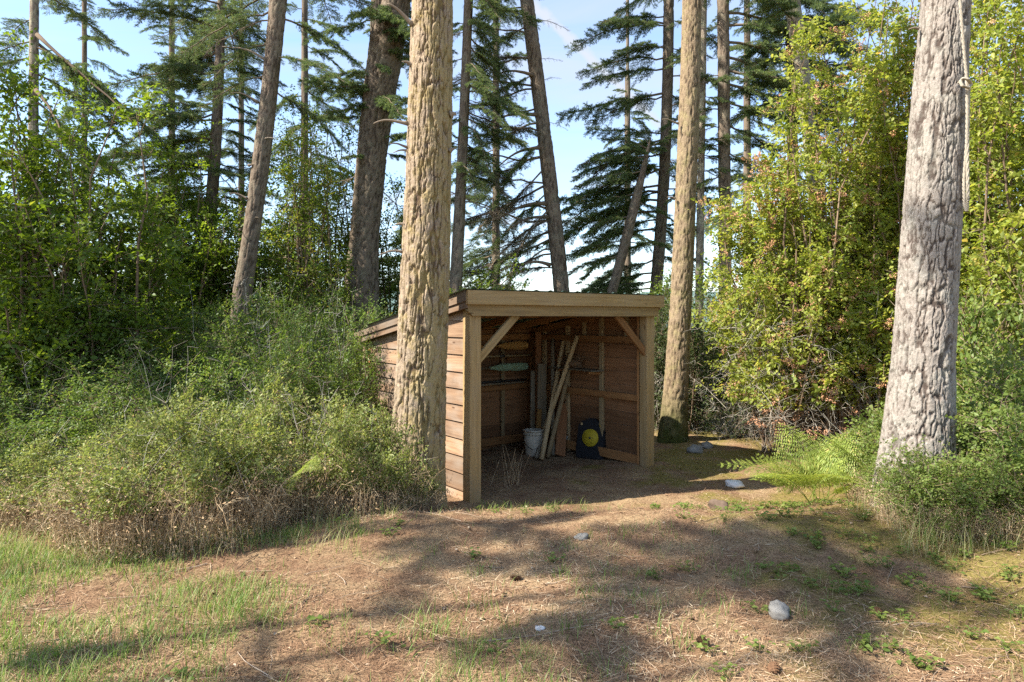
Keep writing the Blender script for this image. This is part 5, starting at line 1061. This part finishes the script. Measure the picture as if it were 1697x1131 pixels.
    # bark flakes, dead leaves and cone scales
    b = Buf(); n = 5200; y = 2.3+6.5*rng.uniform(size=n)**1.5; x = rng.uniform(-1, 1, n)*(.78*y+.2); cl = fbm(x*1.4, y*1.4, s=71, o=2) > rng.uniform(-.6, .5, n); x, y = x[cl], y[cl]; n = len(x)
    sz = rng.uniform(.008, .032, n)*np.where(rng.uniform(size=n) < .06, 1.7, 1); nn = unit(rdir(rng, n)*.55+np.array((0, 0, 1.))); leaves(b, np.stack([x, y, ground_z(x, y)+.007], 1), rdir(rng, n, -.1, .35), nn, sz, sz*rng.uniform(.4, .9, n), rng.uniform(0, 1, n), fold=.2)
    o = link('fallen_debris', b.mesh('fallen_debris', [M['debris']])); tag(o, 'bark flakes and dead leaves strewn over the forest floor', 'debris', kind='stuff')
    # stones
    def rock(name, label, px, py, Y, dim, mat, seed, cat='stone', sink=.35):
        x = (px-CX)/FPX*Y; z = float(ground_z(x, Y)); nu, nv = 26, 15
        uu, vv = np.meshgrid(np.arange(nu)/nu*2*np.pi, np.linspace(0, np.pi, nv)); d = np.stack([np.sin(vv)*np.cos(uu), np.sin(vv)*np.sin(uu), np.cos(vv)], -1)
        rr = 1+.28*fbm(d[..., 0]*1.6+seed, d[..., 1]*1.6, d[..., 2]*1.6, s=seed, o=4); v = d*rr[..., None]*np.array(dim)
        i = np.arange(nv-1)[:, None]*nu; q = np.arange(nu)[None]; q2 = (q+1) % nu; b = Buf(); b.add(v.reshape(-1, 3), np.stack([i+q, i+nu+q, i+nu+q2, i+q2], -1).reshape(-1, 4))
        o = link(name, b.mesh(name, [M[mat]], True), None, (x, Y, z+dim[2]*(1-2*sink)), (0, 0, seed)); tag(o, label, cat); return o
    def Yg(py, px):   # where the view line of a pixel meets the ground
        Y = 3.
        for _ in range(60):
            x = (px-CX)/FPX*Y; zz = EYE-(py-HY)/FPX*Y; Y += (zz-float(ground_z(x, Y)))*1.2
        return Y
    rock('stone', 'flat white stone lying on the sunny path', 1217, 803, Yg(806, 1217), (.105, .085, .05), 'stone_white', 3)
    rock('stone', 'grey stone in the shaded litter at lower right', 1292, 1014, Yg(1022, 1292), (.058, .052, .045), 'stone', 5, sink=.2)
    rock('stone', 'grey stone half buried at the hollow before the shed', 965, 888, Yg(892, 965), (.055, .045, .028), 'stone', 7)
    rock('stone', 'mossy stone beside the brown trunk foot', 1152, 745, Yg(750, 1152), (.13, .1, .08), 'stone', 9)
    rock('stone', 'smaller grey stone near the mossy trunk foot', 1172, 738, Yg(742, 1172), (.1, .08, .06), 'stone', 11)
    rock('stone', 'tiny white stone in the middle of the clearing', 895, 1040, Yg(1043, 895), (.028, .02, .014), 'stone_white', 13)
    rock('stump', 'small brown rotten stump on the mound crest', 1190, 836, Yg(845, 1190), (.10, .05, .06), 'stone_brown', 18, 'stump', .3)
    # cones
    def cone(label, px, py, seed):
        Y = Yg(py, px); x = (px-CX)/FPX*Y; t = thing('pine_cone', label, 'pine cone', (x, Y, float(ground_z(x, Y))+.018), seed)
        b = Buf(); n = 70; k = np.arange(n); s = k/n; r_ = .018*np.sin(np.pi*(.12+.85*s))**.7; a = k*2.39996; P = np.stack([.07*s-.035, r_*.4*np.cos(a), r_*.4*np.sin(a)], 1); D = np.stack([.3+0*a, np.cos(a), np.sin(a)], 1); Nn = np.stack([1+0*a, -.3*np.cos(a), -.3*np.sin(a)], 1)
        leaves(b, P, D, Nn, r_+.006, .014+0*r_, np.full(n, .5), fold=.05)
        link('scales', b.mesh('scales', [M['cone']]), t); b = Buf(); s = np.linspace(0, 1, 9); tubes(b, np.stack([.07*s-.035, 0*s, 0*s], 1)[None], (.011*np.sin(np.pi*(.08+.88*s)))[None], 8); link('core', b.mesh('core', [M['cone']], True), t)
    for lab, px, py, sd in (('brown pine cone at the bottom edge of the clearing', 1282, 1114, 1), ('pine cone in the litter left of the grey stone', 1165, 1070, 2), ('pine cone in the sunny litter near the middle', 855, 962, 3), ('pine cone in the mossy patch on the right', 1452, 1020, 4)): cone(lab, px, py, sd)
    # dry weed standing at the shed mouth
    x, y = -.02, 7.9; t = thing('dry_weed', 'dead branching weed standing inside the shed opening', 'weed', (x, y, float(ground_z(x, y))))
    b = Buf(); 
    for k in range(16):
        a = rng.uniform(0, 6.28); L = rng.uniform(.2, .5); s = np.linspace(0, 1, 6); lean = rng.uniform(.1, .5)
        tubes(b, np.stack([np.cos(a)*lean*L*s+rng.normal(0, .08), np.sin(a)*lean*L*s+rng.normal(0, .06), L*s], 1)[None], (.0028*(1-.6*s))[None], 4, rng.uniform(.2, .9))
    link('stalks', b.mesh('stalks', [M['drystem']]), t)
build_cover()
